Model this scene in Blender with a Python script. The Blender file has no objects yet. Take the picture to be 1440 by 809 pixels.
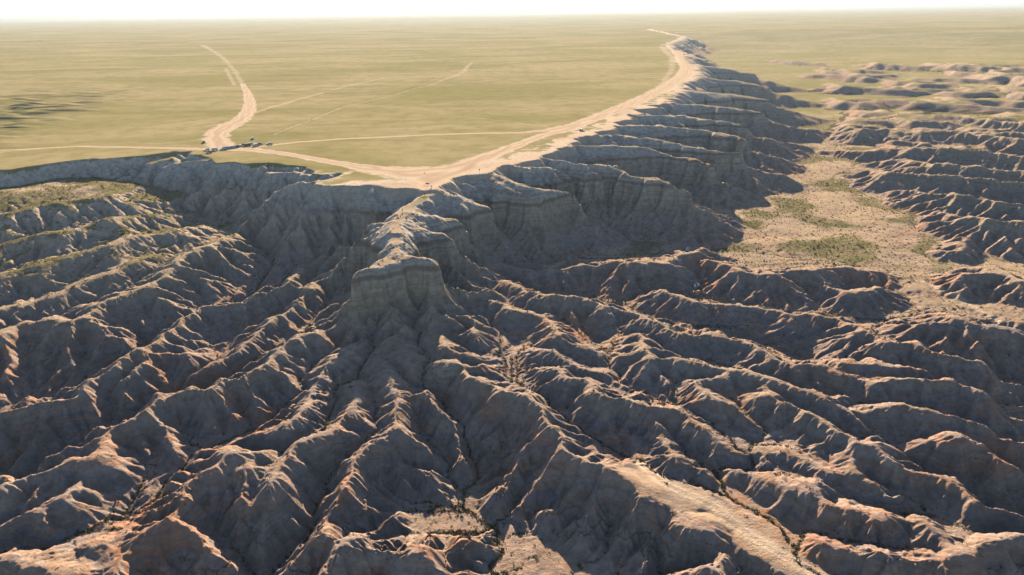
import bpy, bmesh, math, random, time
import numpy as np
from mathutils import Vector, Matrix
T0 = time.time()
scene = bpy.context.scene
C = scene.collection

# ------------------------------------------------------------------ camera, sky, sun, exposure
CAM_H = 100.0
PITCH = math.radians(22.18)
ROLL = math.radians(0.8)
FPX = 960.0 / 1440.0                    # focal length over picture width (24 mm on 36 mm)
SUN_EL = math.radians(19.5)
SUN_AZ = math.radians(-2.0)             # from straight ahead (+Y), positive to the right

cam_data = bpy.data.cameras.new('camera')
cam_data.sensor_width = 36.0
cam_data.lens = 24.0
cam_data.clip_start = 1.0
cam_data.clip_end = 120000.0
cam = bpy.data.objects.new('camera', cam_data)
C.objects.link(cam)
cF = Vector((0, math.cos(PITCH), -math.sin(PITCH)))
cR0 = Vector((1, 0, 0)); cU0 = Vector((0, math.sin(PITCH), math.cos(PITCH)))
cR = cR0 * math.cos(ROLL) - cU0 * math.sin(ROLL)
cU = cU0 * math.cos(ROLL) + cR0 * math.sin(ROLL)
m = Matrix((cR, cU, -cF)).transposed().to_4x4()
m.translation = Vector((0, 0, CAM_H))
cam.matrix_world = m
scene.camera = cam

world = bpy.data.worlds.new('World'); scene.world = world
world.use_nodes = True
wn = world.node_tree.nodes; wl = world.node_tree.links
for n in list(wn): wn.remove(n)
sky = wn.new('ShaderNodeTexSky'); sky.sky_type = 'NISHITA'; sky.sun_disc = False
sky.sun_elevation = SUN_EL; sky.sun_rotation = SUN_AZ
sky.altitude = 1500.0; sky.air_density = 0.85; sky.dust_density = 1.2; sky.ozone_density = 0.7
bg = wn.new('ShaderNodeBackground'); bg.inputs['Strength'].default_value = 0.05
wo = wn.new('ShaderNodeOutputWorld')
wl.new(sky.outputs[0], bg.inputs['Color']); wl.new(bg.outputs[0], wo.inputs['Surface'])

sun_data = bpy.data.lights.new('sun', 'SUN')
sun_data.energy = 5.0; sun_data.angle = math.radians(0.55); sun_data.color = (1.0, 0.78, 0.54)
sun = bpy.data.objects.new('sun', sun_data); C.objects.link(sun)
sd = Vector((math.sin(SUN_AZ) * math.cos(SUN_EL), math.cos(SUN_AZ) * math.cos(SUN_EL), math.sin(SUN_EL)))
sun.rotation_euler = sd.to_track_quat('Z', 'Y').to_euler()
sun.location = (0, 400, 300)

scene.view_settings.view_transform = 'Standard'
scene.view_settings.look = 'None'
scene.view_settings.exposure = 1.95
scene.view_settings.gamma = 1.0
scene.view_settings.use_curve_mapping = False
scene.cycles.use_denoising = True
scene.cycles.max_bounces = 4
scene.cycles.diffuse_bounces = 0
scene.cycles.volume_bounces = 1

# ------------------------------------------------------------------ survey: the photograph's points on the ground
def ray(u, v):
    dx = (u - 720.0) / 960.0; dy = (404.5 - v) / 960.0
    return cF + cR * dx + cU * dy
def at(u, v, z):
    d = ray(u, v); t = (z - CAM_H) / d.z
    return (d.x * t, d.y * t, z)

# floor of the eroded country: picture point and height in metres (plateau = 0)
FLOOR_PTS = [(-150,280,-8),(20,262,-6),(120,258,-7),(200,262,-11),(280,275,-18),(0,300,-13),(110,300,-14),(220,320,-24),(320,330,-36),(420,330,-38),(470,310,-34),
 (0,350,-23),(150,345,-24),(0,400,-32),(120,400,-34),(0,460,-45),(100,455,-46),(330,400,-44),(200,460,-49),(-200,460,-46),(-200,330,-17),
 (400,420,-47),(300,480,-52),(100,540,-55),(0,620,-60),(150,640,-62),(300,620,-61),(450,560,-58),(480,480,-52),(400,500,-55),(100,780,-66),(300,780,-66),(-200,650,-62),
 (560,470,-50),(560,530,-54),(560,600,-59),(550,700,-63),(500,800,-66),(650,480,-51),(700,420,-47),(680,360,-43),(660,330,-40),(740,350,-42),(850,330,-41),(800,400,-46),
 (740,480,-52),(860,500,-54),(760,580,-58),(900,590,-58),(980,590,-59),(800,660,-62),(900,740,-65),(900,800,-66),(700,780,-66),(700,660,-62),
 (900,300,-39),(960,330,-42),(1000,310,-42),(1000,370,-45),(1060,390,-47),(1100,330,-45),(1100,250,-45),(1180,200,-47),(1200,150,-48),(1150,120,-46),(1300,120,-44),(1050,280,-43),
 (1200,420,-51),(1300,470,-55),(1440,500,-58),(1200,340,-48),(1300,390,-52),(1440,430,-55),(1300,300,-49),(1440,330,-52),(1440,250,-50),(1300,220,-49),(1600,300,-52),(1600,500,-59),
 (1100,490,-55),(1250,550,-60),(1200,640,-63),(1100,600,-60),(1350,600,-63),(1440,600,-64),(1300,700,-67),(1200,780,-68),(1440,780,-70),(1070,700,-65),(1600,700,-69),(1440,180,-46),(1600,200,-47)]
fx = np.array([at(u, v, z if z > -30 else -30 + (z + 30) * .42) for u, v, z in FLOOR_PTS])
def _basin(u, v):
    if u < 330 and v < 350: return 0.0
    if u < 160 and v < 430: return 2.0
    if u > 950 and v < 455 and v < 300 + (u - 900) * .36: return 0.0
    if u > 780 and v < 345: return 2.0
    if 560 < u < 1200 and v > 630: return 4.0
    if 400 < u < 730 and 380 < v < 640: return 10.0
    return 7.0
fdelta = np.array([_basin(u, v) for u, v, z in FLOOR_PTS])
def floor_h(X, Y, delta=False):
    num = np.zeros_like(X); den = np.zeros_like(X)
    for (px, py, pz), dl in zip(fx, fdelta):
        if delta: pz = pz - dl
        d2 = (X - px) ** 2 + (Y - py) ** 2
        s = 18.0 + 0.05 * py
        w = 1.0 / (d2 + s * s) ** 1.75
        num += w * pz; den += w
    return num / den

def pts(seq, rel_to_floor=True):
    """third value < 0: height in metres, >= 0: metres above the floor"""
    out = []
    for u, v, z in seq:
        if z < 0:
            out.append(at(u, v, z)); continue
        zz = -45.0
        for _ in range(8):
            p = at(u, v, zz)
            zz = 0.5 * zz + 0.5 * (float(floor_h(np.array([p[0]]), np.array([p[1]]))[0]) + z)
        out.append(at(u, v, zz))
    return out

RIM_PX = [(-420,300),(-250,268),(-120,250),(-40,240),(0,236),(57,231),(110,224),(187,221),(233,219),(278,217),(298,222),
 (318,229),(333,228),(353,234),(400,236),(447,241),(456,244),(444,249),(425,252),(418,257),(440,262),(480,262),(530,262),(575,265),(592,268),
 (606,268),(618,262),(640,252),(655,248),(672,243),(690,240),(715,232),(735,228),(760,222),(775,217),(800,205),(812,196),(835,190),(865,180),
 (880,168),(905,155),(930,148),(955,138),(970,122),(988,106),(988,95),(968,85),(970,76),(952,69),(944,63)]
rim = np.array([at(u, v, 0.0)[:2] for u, v in RIM_PX])
rim_poly = np.vstack([[(-3000, rim[0, 1])], rim, [(640, 2600), (700, 3600), (500, 6000), (-9000, 6000), (-9000, rim[0, 1])]])

# ridges: (half width of the crest, side slope, points)
RIDGES = [
 # promontory and its tip
 (2.6, .85, [(600,262,-.5),(598,276,-2),(575,297,-3.5),(557,312,-4),(554,326,-5),(558,343,-7)]),
 (1.5, .95, [(558,343,-7),(556,358,-8.5),(535,372,-10)]),
 (1.6, 1.25, [(517,381,-10.5),(545,374,-10),(575,364,-9.5),(594,366,-10),(608,369,-10.5)]),
 # spurs right of the promontory
 (1.6, .75, [(603,268,-1.5),(640,276,-4),(682,294,-12)]),
 (1.4, .75, [(576,299,-3.5),(605,303,-6),(634,311,-10)]),
 (1.4, .75, [(557,313,-5),(590,324,-8),(626,331,-11)]),
 (1.6, .72, [(662,246,-.5),(700,258,-4),(735,272,-8),(755,281,-12)]),
 (1.6, .72, [(685,244,-.5),(740,262,-5),(797,273,-12)]),
 (2.0, .70, [(725,233,-.5),(785,238,-5),(820,254,-13)]),
 (2.2, .66, [(770,222,-1),(820,232,-4),(858,233,-6),(897,250,-10),(937,257,-12),(967,266,-14)]),
 (2.0, .66, [(800,205,-.5),(830,205,-3),(860,204,-4),(900,207,-6),(937,221,-12),(960,224,-13),(1000,233,-14),(1018,245,-20)]),
 (2.2, .62, [(815,192,-.5),(860,190,-3),(910,194,-5),(953,202,-8),(1003,214,-12),(1037,218,-14),(1090,235,-24)]),
 (2.5, .60, [(870,177,-.5),(930,176,-4),(990,184,-9),(1040,196,-13),(1095,214,-24)]),
 (2.5, .58, [(895,162,-.5),(960,163,-5),(1020,172,-10),(1080,186,-17),(1130,200,-30)]),
 (3, .55, [(940,145,-.5),(1000,148,-6),(1060,158,-12),(1120,172,-22),(1165,183,-34)]),
 (3, .52, [(965,128,-.5),(1030,132,-7),(1100,146,-16),(1160,164,-32),(1200,176,-42)]),
 (3, .50, [(985,108,-.5),(1040,114,-8),(1100,128,-18),(1150,142,-30)]),
 (3, .48, [(985,92,-.5),(1030,98,-8),(1080,110,-18),(1120,122,-30)]),
 # left of the promontory, tip's left wall
 (1.4, .72, [(550,314,-5),(520,316,-9),(487,332,-16),(455,352,-25),(430,368,-30),(407,382,13),(360,404,12),(320,415,11),(282,423,10),(250,440,11),(220,465,11),(195,477,12),(162,492,11),(137,510,11),(117,535,10),(95,552,9),(62,556,9),(32,562,9),(0,570,9),(-60,585,8)]),
 (1.4, .72, [(548,328,-7),(520,337,-11),(488,346,-14),(468,372,-26),(440,392,13),(420,404,12),(392,428,11),(366,455,9),(325,490,8),(300,500,8),(278,516,6)]),
 (1.4, .70, [(505,383,-11),(495,400,-22),(480,420,-30),(435,455,13),(410,467,13),(385,482,13),(360,503,14),(337,515,14),(305,517,15),(287,532,15),(262,535,14),(225,545,14),(205,560,14),(185,575,13),(150,587,12),(132,600,12),(135,627,12),(100,632,12),(70,647,11),(32,660,10),(5,668,10),(-60,690,9)]),
 (1.0, .65, [(207,482,11),(230,484,9),(255,488,8),(268,505,5)]),
 (1.0, .65, [(200,500,10),(172,525,9),(137,537,8),(107,552,6)]),
 # left alcoves
 (1.6, .60, [(300,224,-.5),(337,232,-1.5),(313,237,-4),(295,245,-8),(273,258,-14),(255,271,-19)]),
 (1.6, .60, [(300,223,-.5),(260,228,-2),(233,231,-4),(187,243,-9),(150,258,-14)]),
 (1.2, .55, [(240,222,-1),(195,232,-5),(160,243,-11)]),
 (1.2, .55, [(110,226,-1),(75,240,-6),(30,250,-11)]),
 (2.2, .62, [(450,247,-1),(430,247,-1.5),(407,243,-2.5),(367,244,-4),(333,249,-8),(307,258,-14),(290,272,-20)]),
 (1.6, .64, [(430,255,-1),(410,260,-3),(390,268,-8),(378,275,-11),(357,292,-18),(340,305,-24),(322,320,-31)]),
 (1.6, .66, [(470,264,-1),(440,270,-4),(424,280,-9),(412,298,-18),(390,323,-28),(367,343,-36)]),
 (1.3, .66, [(490,266,-2),(460,274,-7),(450,290,-14),(444,306,-22),(437,326,-32)]),
 (1.1, .68, [(522,264,-2),(505,276,-8),(490,292,-17),(476,304,-24)]),
 (1.1, .68, [(555,266,-2),(540,276,-8),(522,288,-14),(505,296,-18)]),
 # left low ridges
 (2.5, .45, [(330,330,6),(300,343,10),(280,347,10),(250,367,10),(187,397,11),(160,405,10),(130,415,10),(110,432,10),(70,437,9),(30,445,8),(0,455,8),(-80,470,7)]),
 (1.5, .55, [(110,432,10),(140,447,9),(165,460,6),(182,471,3)]),
 (1.5, .55, [(200,390,10),(222,410,9),(236,425,6),(226,442,2)]),
 (1.5, .55, [(262,365,9),(285,382,8),(305,395,4)]),
 (3.0, .35, [(260,318,5),(243,323,6),(187,330,6),(140,347,6),(83,360,6),(0,380,6),(-80,395,5)]),
 (2.5, .38, [(210,360,5),(160,377,6),(110,397,6),(50,413,6),(0,422,6),(-80,440,6)]),
 (2.5, .35, [(200,300,4),(150,308,5),(90,322,4),(20,336,4)]),
 (2.5, .35, [(150,275,4),(80,284,4),(10,300,4)]),
 # lower left
 (1.2, .62, [(360,625,10),(312,622,13),(295,640,12),(270,660,11),(250,695,10),(228,720,10),(205,738,9),(190,757,6)]),
 (1.2, .62, [(345,640,10),(310,662,10),(340,672,8),(350,680,5)]),
 (1.2, .60, [(290,690,7),(320,688,8),(333,700,8),(315,715,5)]),
 (1.2, .60, [(100,660,8),(107,672,9),(80,690,10),(50,712,9),(25,712,8),(0,725,8),(-50,735,7)]),
 (1.2, .60, [(225,735,7),(275,733,8),(288,743,7)]),
 (1.5, .55, [(215,740,8),(200,755,8),(178,780,7),(160,800,6)]),
 (1.5, .52, [(110,760,5),(135,752,7),(160,765,6),(165,775,3)]),
 (2.0, .50, [(-40,780,7),(30,790,7),(60,780,7),(95,795,7),(130,805,6)]),
 (2.0, .50, [(0,765,6),(20,775,5)]),
 # centre, below the tip
 (1.2, .62, [(545,400,-27),(540,420,-33),(525,450,11),(500,470,10),(475,490,10),(465,505,9),(440,520,9),(438,545,8)]),
 (1.2, .62, [(560,410,-30),(555,440,13),(552,465,11),(530,480,8),(528,495,8),(545,520,9),(550,545,8),(545,560,7)]),
 (1.2, .62, [(585,405,-28),(595,435,13),(605,455,11),(625,475,10),(660,490,9),(700,497,6)]),
 (1.2, .60, [(565,465,11),(572,485,10),(580,510,8),(588,518,5)]),
 (1.2, .62, [(615,395,-26),(640,420,12),(655,440,10),(672,458,9),(690,468,6)]),
 (1.2, .60, [(625,385,-24),(660,402,12),(690,412,10),(720,424,10),(767,433,9),(785,460,11),(820,477,9),(845,492,7),(855,498,4)]),
 (1.2, .60, [(640,350,-24),(668,372,-33),(712,384,9),(745,398,10),(772,402,12),(820,405,12),(842,417,11),(880,427,10),(932,441,12),(960,456,12),(1008,459,11),(1045,466,11),(1080,488,11),(1125,501,12),(1155,505,11),(1192,520,10),(1214,535,6)]),
 (1.0, .58, [(660,345,-30),(700,360,8),(740,372,6),(775,380,4)]),
 (1.0, .55, [(800,355,-34),(770,372,6),(830,366,6),(870,378,3)]),
 # centre lower rows
 (1.2, .60, [(440,545,9),(425,562,10),(400,590,9),(370,610,8)]),
 (1.2, .60, [(500,530,8),(505,555,8),(480,590,8),(430,612,8),(405,637,9),(385,665,9),(362,700,8)]),
 (1.4, .58, [(545,600,6),(500,640,6),(480,680,6),(470,705,5)]),
 (1.4, .58, [(560,560,8),(560,590,8),(545,610,7)]),
 (1.4, .58, [(600,545,8),(615,560,8),(640,575,6)]),
 (1.2, .55, [(460,745,8),(485,748,9),(510,762,7)]),
 (1.2, .60, [(560,765,7),(580,765,8),(600,785,6)]),
 (1.5, .60, [(480,800,6),(450,795,6),(440,809,5)]),
 # right of centre
 (1.3, .58, [(590,506,8),(635,498,11),(670,500,10),(690,508,7)]),
 (1.3, .58, [(640,512,9),(670,521,12),(700,534,13),(730,541,13),(752,562,12),(770,590,11),(785,615,10),(820,636,10),(850,648,10),(880,664,9),(905,676,8)]),
 (6.5, .5, [(905,674,5.5),(945,690,5),(1000,718,4.5),(1060,752,4),(1120,790,3.8),(1160,820,3.5)]),
 (2.0, .60, [(870,690,6),(895,688,8),(920,702,7),(931,715,4)]),
 (2.0, .60, [(925,728,5),(950,722,7),(985,727,7),(1000,745,5)]),
 (2.0, .55, [(985,800,6),(1000,792,7),(1020,790,5)]),
 (1.2, .60, [(745,481,8),(777,486,10),(820,506,9),(857,513,7),(874,527,4)]),
 (1.2, .62, [(780,507,11),(802,520,12),(825,523,12),(850,543,13),(885,549,12),(940,563,11),(975,575,8)]),
 (1.2, .60, [(825,580,7),(843,568,8),(860,590,7)]),
 (1.2, .60, [(885,555,10),(900,573,9),(932,585,9),(957,576,9),(985,596,9),(1000,612,8),(1012,617,8),(1035,630,7),(1070,632,7),(1105,627,7),(1142,642,7),(1167,655,8),(1190,666,5)]),
 (1.2, .62, [(932,607,7),(955,635,8),(975,650,6),(985,665,3)]),
 (1.2, .62, [(1000,612,8),(1015,650,5),(1060,660,6),(1075,680,4)]),
 (1.2, .62, [(900,457,11),(912,476,13),(921,489,13),(970,497,12),(1045,512,12),(1080,522,12),(1117,537,12),(1155,547,12),(1190,565,10),(1222,588,6)]),
 (1.0, .60, [(915,480,12),(880,490,9),(862,496,5)]),
 (1.2, .62, [(1045,512,12),(985,525,11),(1000,545,11),(1040,562,9),(1070,590,7)]),
 (1.3, .62, [(1062,528,10),(1082,545,12),(1108,556,12),(1142,570,12),(1180,592,12),(1207,608,12),(1240,613,12),(1255,632,11),(1290,650,10),(1320,660,9),(1370,695,8),(1400,705,6)]),
 (1.2, .60, [(895,435,10),(945,447,9),(965,457,9)]),
 (1.4, .55, [(930,402,6),(982,417,6),(1030,425,4),(1065,424,5),(1112,437,6),(1150,437,6),(1185,442,6),(1215,455,10),(1240,472,10),(1295,474,10),(1320,487,9),(1368,500,8),(1400,524,6)]),
 (1.2, .60, [(1187,500,9),(1230,497,10),(1280,510,9),(1305,517,6)]),
 (1.2, .62, [(1217,529,9),(1255,522,11),(1305,527,11),(1342,526,10),(1380,543,9),(1402,566,6)]),
 (1.2, .62, [(1235,566,9),(1270,560,11),(1297,567,11),(1342,573,10),(1385,590,9),(1440,612,8)]),
 (1.2, .60, [(1310,612,8),(1345,604,11),(1375,612,10),(1400,632,9),(1440,650,7)]),
 (1.4, .60, [(1085,660,8),(1110,672,9),(1150,678,9),(1165,700,8),(1200,708,8),(1240,723,8),(1290,730,7)]),
 (1.4, .60, [(1205,610,11),(1200,650,9),(1225,670,8),(1260,690,7)]),
 (1.4, .58, [(1155,770,6),(1170,762,7),(1195,770,6),(1205,785,3)]),
 (1.6, .55, [(1220,790,6),(1245,777,7.5),(1275,780,6)]),
 (1.6, .55, [(1285,800,6),(1320,785,8),(1350,770,8),(1375,775,6)]),
 (1.6, .55, [(1290,745,6),(1310,733,8),(1340,750,6),(1355,762,3)]),
 (1.6, .55, [(1390,765,6),(1420,758,8),(1450,745,8),(1500,740,7)]),
 (1.4, .60, [(1340,660,8),(1385,700,7),(1440,715,7)]),
 # right floor swells
 (2, .40, [(1000,362,4),(1040,372,5),(1085,378,5),(1110,390,3)]),
 (2, .45, [(1100,372,4),(1150,372,6),(1200,372,4),(1240,380,2)]),
 (2, .45, [(1160,395,2),(1200,402,4),(1235,402,2)]),
 (2, .40, [(980,345,4),(930,358,7),(885,357,9),(850,362,6)]),
 (2, .42, [(1310,445,5),(1350,440,8),(1390,452,7),(1440,462,6)]),
 (2, .45, [(1360,380,6),(1390,372,7),(1440,385,8)]),
 (2, .45, [(1340,345,3),(1380,320,7),(1440,325,9)]),
 # right-hand ridges, running in from the edge
 (2, .50, [(1310,296,3),(1335,292,8),(1365,292,13),(1400,296,15),(1440,300,15),(1560,310,14)]),
 (2, .50, [(1250,264,3),(1285,262,8),(1310,262,13),(1350,261,16),(1400,272,15),(1440,276,15),(1560,285,14)]),
 (2, .50, [(1190,240,3),(1225,234,8),(1258,232,15),(1327,236,17),(1440,245,17),(1560,255,16)]),
 (2, .50, [(1235,222,6),(1275,216,12),(1317,220,16),(1360,222,17),(1440,232,17),(1560,240,16)]),
 (2, .48, [(1165,207,4),(1215,206,9),(1280,199,15),(1345,200,17),(1440,210,17),(1560,218,16)]),
 (2, .48, [(1225,181,5),(1275,178,14),(1345,176,17),(1440,188,17),(1560,195,15)]),
 (2, .48, [(1205,164,5),(1262,154,14),(1327,154,16),(1440,166,16),(1560,172,14)]),
 (2, .45, [(1160,138,5),(1220,134,11),(1290,136,14),(1360,142,12),(1440,148,10)]),
 (2, .45, [(1150,122,6),(1200,118,11),(1270,122,11),(1300,126,6)]),
 (2, .42, [(1130,104,5),(1170,102,10),(1220,106,10),(1250,110,5)]),
 (2, .40, [(1080,82,4),(1120,84,8),(1160,88,5)]),
 (2, .40, [(1290,108,5),(1340,107,8),(1400,110,8),(1440,112,6)]),
 (2, .40, [(1320,118,4),(1400,119,7),(1500,122,7)]),
 (2, .40, [(1160,94,4),(1210,96,8),(1240,98,5)]),
 (2, .40, [(1280,96,4),(1330,95,6),(1380,97,5)]),
]

# ------------------------------------------------------------------ noise
def _hash(ix, iy, seed):
    h = (ix.astype(np.int64) * 374761393 + iy.astype(np.int64) * 668265263 + seed * 974711) & 0xFFFFFFFF
    h = ((h ^ (h >> 13)) * 1274126177) & 0xFFFFFFFF
    h = ((h ^ (h >> 16)) * 2246822519) & 0xFFFFFFFF
    return ((h ^ (h >> 13)) & 0xFFFFFF).astype(np.float32) / np.float32(0x1000000)
def vnoise(X, Y, scale, seed=0):
    """smooth noise in -1..1"""
    x = X / scale; y = Y / scale
    ix = np.floor(x); iy = np.floor(y)
    fx_ = (x - ix).astype(np.float32); fy_ = (y - iy).astype(np.float32)
    ix = ix.astype(np.int64); iy = iy.astype(np.int64)
    def g(i, j):
        a = _hash(i, j, seed) * np.float32(6.2831853)
        return np.cos(a), np.sin(a)
    sx = fx_ * fx_ * fx_ * (fx_ * (fx_ * 6 - 15) + 10); sy = fy_ * fy_ * fy_ * (fy_ * (fy_ * 6 - 15) + 10)
    r = []
    for dx, dy in ((0, 0), (1, 0), (0, 1), (1, 1)):
        gx, gy = g(ix + dx, iy + dy)
        r.append(gx * (fx_ - dx) + gy * (fy_ - dy))
    a = r[0] + sx * (r[1] - r[0]); b = r[2] + sx * (r[3] - r[2])
    return (a + sy * (b - a)) * np.float32(1.5)
def fbm(X, Y, scale, oct_=4, seed=0, gain=.5):
    s = 0; a = 1.0; t = 0
    for o in range(oct_):
        s = s + a * vnoise(X, Y, scale / (2.03 ** o), seed + o * 17); t += a; a *= gain
    return s / t
def sstep(a, b, x):
    t = np.clip((x - a) / (b - a), 0, 1); return t * t * (3 - 2 * t)

def seg_dist(X, Y, a, b):
    dx, dy = b[0] - a[0], b[1] - a[1]
    L2 = dx * dx + dy * dy + 1e-9
    t = np.clip(((X - a[0]) * dx + (Y - a[1]) * dy) / L2, 0, 1)
    return np.hypot(X - (a[0] + t * dx), Y - (a[1] + t * dy)), t
def inside(X, Y, poly):
    r = np.zeros(X.shape, bool)
    n = len(poly)
    for i in range(n):
        x1, y1 = poly[i]; x2, y2 = poly[(i + 1) % n]
        if y1 == y2: continue
        c = ((y1 > Y) != (y2 > Y)) & (X < (x2 - x1) * (Y - y1) / (y2 - y1) + x1)
        r ^= c
    return r

rq = random.Random(21)
for k in range(95):
    v_ = 86 + 120 * rq.random() ** 1.2
    u0_ = 1105 + (v_ - 86) * .85 + rq.random() * 400
    ln = rq.uniform(35, 130); z_ = rq.uniform(7, 15)
    RIDGES.append((2, rq.uniform(.42, .55), [(u0_ + ln * f, v_ + rq.uniform(-1.2, 1.2) + 3 * f, z_ * (.3 if f in (0, 1) else 1) * rq.uniform(.8, 1.1)) for f in (0, .3, .65, 1)]))
def _ridge(i, w, s, p):
    q = pts([(u, v, z if z < 0 else z * 1.12) for u, v, z in p])
    if w >= 4: return (w, s, q)                       # flat-topped
    if i < 18: return (w, s, q)                       # shoulders above the cliff bed
    return (min(w, 2.4) * .7, s * 1.35 if s > .5 else s * (1.05 if q[0][0] < -60 else 1.25), q)
RIDGE_W = [_ridge(i, *r) for i, r in enumerate(RIDGES)]
rng = random.Random(7)
def crest_points(p, step):
    out = []
    for a, b in zip(p[:-1], p[1:]):
        L = math.hypot(b[0] - a[0], b[1] - a[1]); n = max(1, int(L / step))
        for i in range(n):
            t = (i + rng.random()) / n
            out.append((a[0] + (b[0] - a[0]) * t, a[1] + (b[1] - a[1]) * t, a[2] + (b[2] - a[2]) * t, (b[0] - a[0]) / (L + 1e-6), (b[1] - a[1]) / (L + 1e-6), (b[2] - a[2]) / (L + 1e-6)))
    return out
SPURS = []          # side spurs: start, end, side slope
for w, s_, p in RIDGE_W:
    if w >= 6 or (s_ < .42 and p[0][0] < -60): continue
    for (x, y, z, tx, ty, tz) in crest_points(p, 14.0):
        if y > 820: continue
        for side in (-1, 1):
            if rng.random() < .10: continue
            an = math.radians(rng.uniform(38, 80)) * side
            dx_ = tx * math.cos(an) - ty * math.sin(an); dy_ = tx * math.sin(an) + ty * math.cos(an)
            L = rng.uniform(13, 34); g = rng.uniform(.34, .54)
            mid = (x + dx_ * L * .5 + rng.uniform(-2, 2), y + dy_ * L * .5 + rng.uniform(-2, 2), z - .3 - g * L * .42)
            end = (x + dx_ * L, y + dy_ * L, z - .3 - g * L)
            SPURS.append(((x, y, z - .3), mid, rng.uniform(.95, 1.2)))
            SPURS.append((mid, end, rng.uniform(.95, 1.2)))
SUB = []            # ribs on the spurs
for a_, b_, s_ in SPURS:
    L0 = math.hypot(b_[0] - a_[0], b_[1] - a_[1]) + 1e-6
    tx, ty = (b_[0] - a_[0]) / L0, (b_[1] - a_[1]) / L0
    for side in (-1, 1):
      for _k in (0, 1):
        if rng.random() < .25: continue
        t = rng.uniform(.1, .5) + .45 * _k; an = math.radians(rng.uniform(35, 70)) * side
        dx_ = tx * math.cos(an) - ty * math.sin(an); dy_ = tx * math.sin(an) + ty * math.cos(an)
        L = rng.uniform(4, 10); g = rng.uniform(.5, .75)
        p0 = (a_[0] + (b_[0] - a_[0]) * t, a_[1] + (b_[1] - a_[1]) * t, a_[2] + (b_[2] - a_[2]) * t - .2)
        SUB.append((p0, (p0[0] + dx_ * L, p0[1] + dy_ * L, p0[2] - g * L), 1.3))
RIM_SPURS = []
rp = [(x, y, 0.0) for x, y in rim]
for (x, y, z, tx, ty, tz) in crest_points(rp, 14.0):
    if y > 900: continue
    an = math.radians(-90 + rng.uniform(-35, 35))
    dx_ = tx * math.cos(an) - ty * math.sin(an); dy_ = tx * math.sin(an) + ty * math.cos(an)
    L = rng.uniform(12, 30) ; g = rng.uniform(.45, .75)
    mid = (x + dx_ * L * .5 + rng.uniform(-2, 2), y + dy_ * L * .5 + rng.uniform(-2, 2), -.2 - g * L * .40)
    end = (x + dx_ * L, y + dy_ * L, -.4 - g * L)
    RIM_SPURS.append(((x - dx_ * 4, y - dy_ * 4, -.1), mid, 1.05)); RIM_SPURS.append((mid, end, 1.0))

def guide(X, Y, fine):
    """the country before running water: floor, plateau and the ridges' tents"""
    # wobble so that crests and rims are not straight
    k = np.clip(Y / 400.0, .6, 3.0)
    wx = vnoise(X, Y, 26, 5) * 3.2 + vnoise(X, Y, 11, 6) * 1.6
    wy = vnoise(X, Y, 26, 7) * 3.2 + vnoise(X, Y, 11, 8) * 1.6
    Xw = X + wx * k; Yw = Y + wy * k
    F = floor_h(X, Y, True)
    H = F + vnoise(X, Y, 40, 11) * 1.2 + vnoise(X, Y, 16, 12) * .5
    lf = sstep(-70, -140, X)
    Xr = Xw + vnoise(X, Y, 19, 41) * 6.5 * k + vnoise(X, Y, 48, 43) * 16 * lf; Yr = Yw + vnoise(X, Y, 19, 42) * 6.5 * k + vnoise(X, Y, 48, 44) * 20 * lf
    ins = inside(Xr, Yr, rim_poly)
    D = np.full(X.shape, 1e9)
    rimx = [tuple(p) for p in rim] + [(640, 2600), (700, 3600)]
    for a, b in zip(rimx[:-1], rimx[1:]):
        d, _ = seg_dist(Xr, Yr, a, b); D = np.minimum(D, d)
    ps = 1.25 - .45 * sstep(-120, -20, X) + .25 * vnoise(X, Y, 60, 31) - .3 * sstep(800, 1600, Y)
    P = np.where(ins, 0.0, -ps * D)
    H = smax(H, P, 2.0)
    ys_ = Y[:, 0]; xs_ = X[0]
    def box(a, b, reach):
        i0 = np.searchsorted(ys_, min(a[1], b[1]) - reach); i1 = np.searchsorted(ys_, max(a[1], b[1]) + reach)
        j0 = np.searchsorted(xs_, min(a[0], b[0]) - reach); j1 = np.searchsorted(xs_, max(a[0], b[0]) + reach)
        return None if i1 <= i0 or j1 <= j0 else (slice(i0, i1), slice(j0, j1))
    knob = vnoise(X, Y, 17, 33) * 1.3 * sstep(-2, -14, H.clip(-60, 0)) if fine else 0 * X
    for w, s, p in RIDGE_W:
        for a, b in zip(p[:-1], p[1:]):
            sl = box(a, b, 75.0)
            if sl is None: continue
            d, t = seg_dist(Xw[sl], Yw[sl], a, b)
            if w >= 6: d = d + vnoise(X[sl], Y[sl], 15, 61) * 5.5 + vnoise(X[sl], Y[sl], 6, 62) * 1.5
            z = a[2] + (b[2] - a[2]) * t
            tent = z + knob[sl] * (z < -14) * (w < 6) - s * (np.sqrt(np.maximum(d - w, 0) ** 2 + 7.0) - 2.646)
            H[sl] = smax(H[sl], tent, 1.0)
    if fine:
        for lst, lim in ((RIM_SPURS, 7.0), (SPURS, 10.0), (SUB, 3.0)):
            H0 = H.copy()
            for a, b, s in lst:
                sl = box(a, b, 12.0)
                if sl is None: continue
                d, t = seg_dist(Xw[sl], Yw[sl], a, b)
                tent = a[2] + (b[2] - a[2]) * t - s * (np.sqrt(d * d + 1.0) - 1.0)
                H[sl] = smax(H[sl], np.minimum(tent, H0[sl] + lim), .7)
    return H, np.where(ins, D, -D)
def smax(a, b, k):
    h = np.clip(.5 + .5 * (a - b) / k, 0, 1)
    return b + (a - b) * h + k * h * (1 - h)

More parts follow.
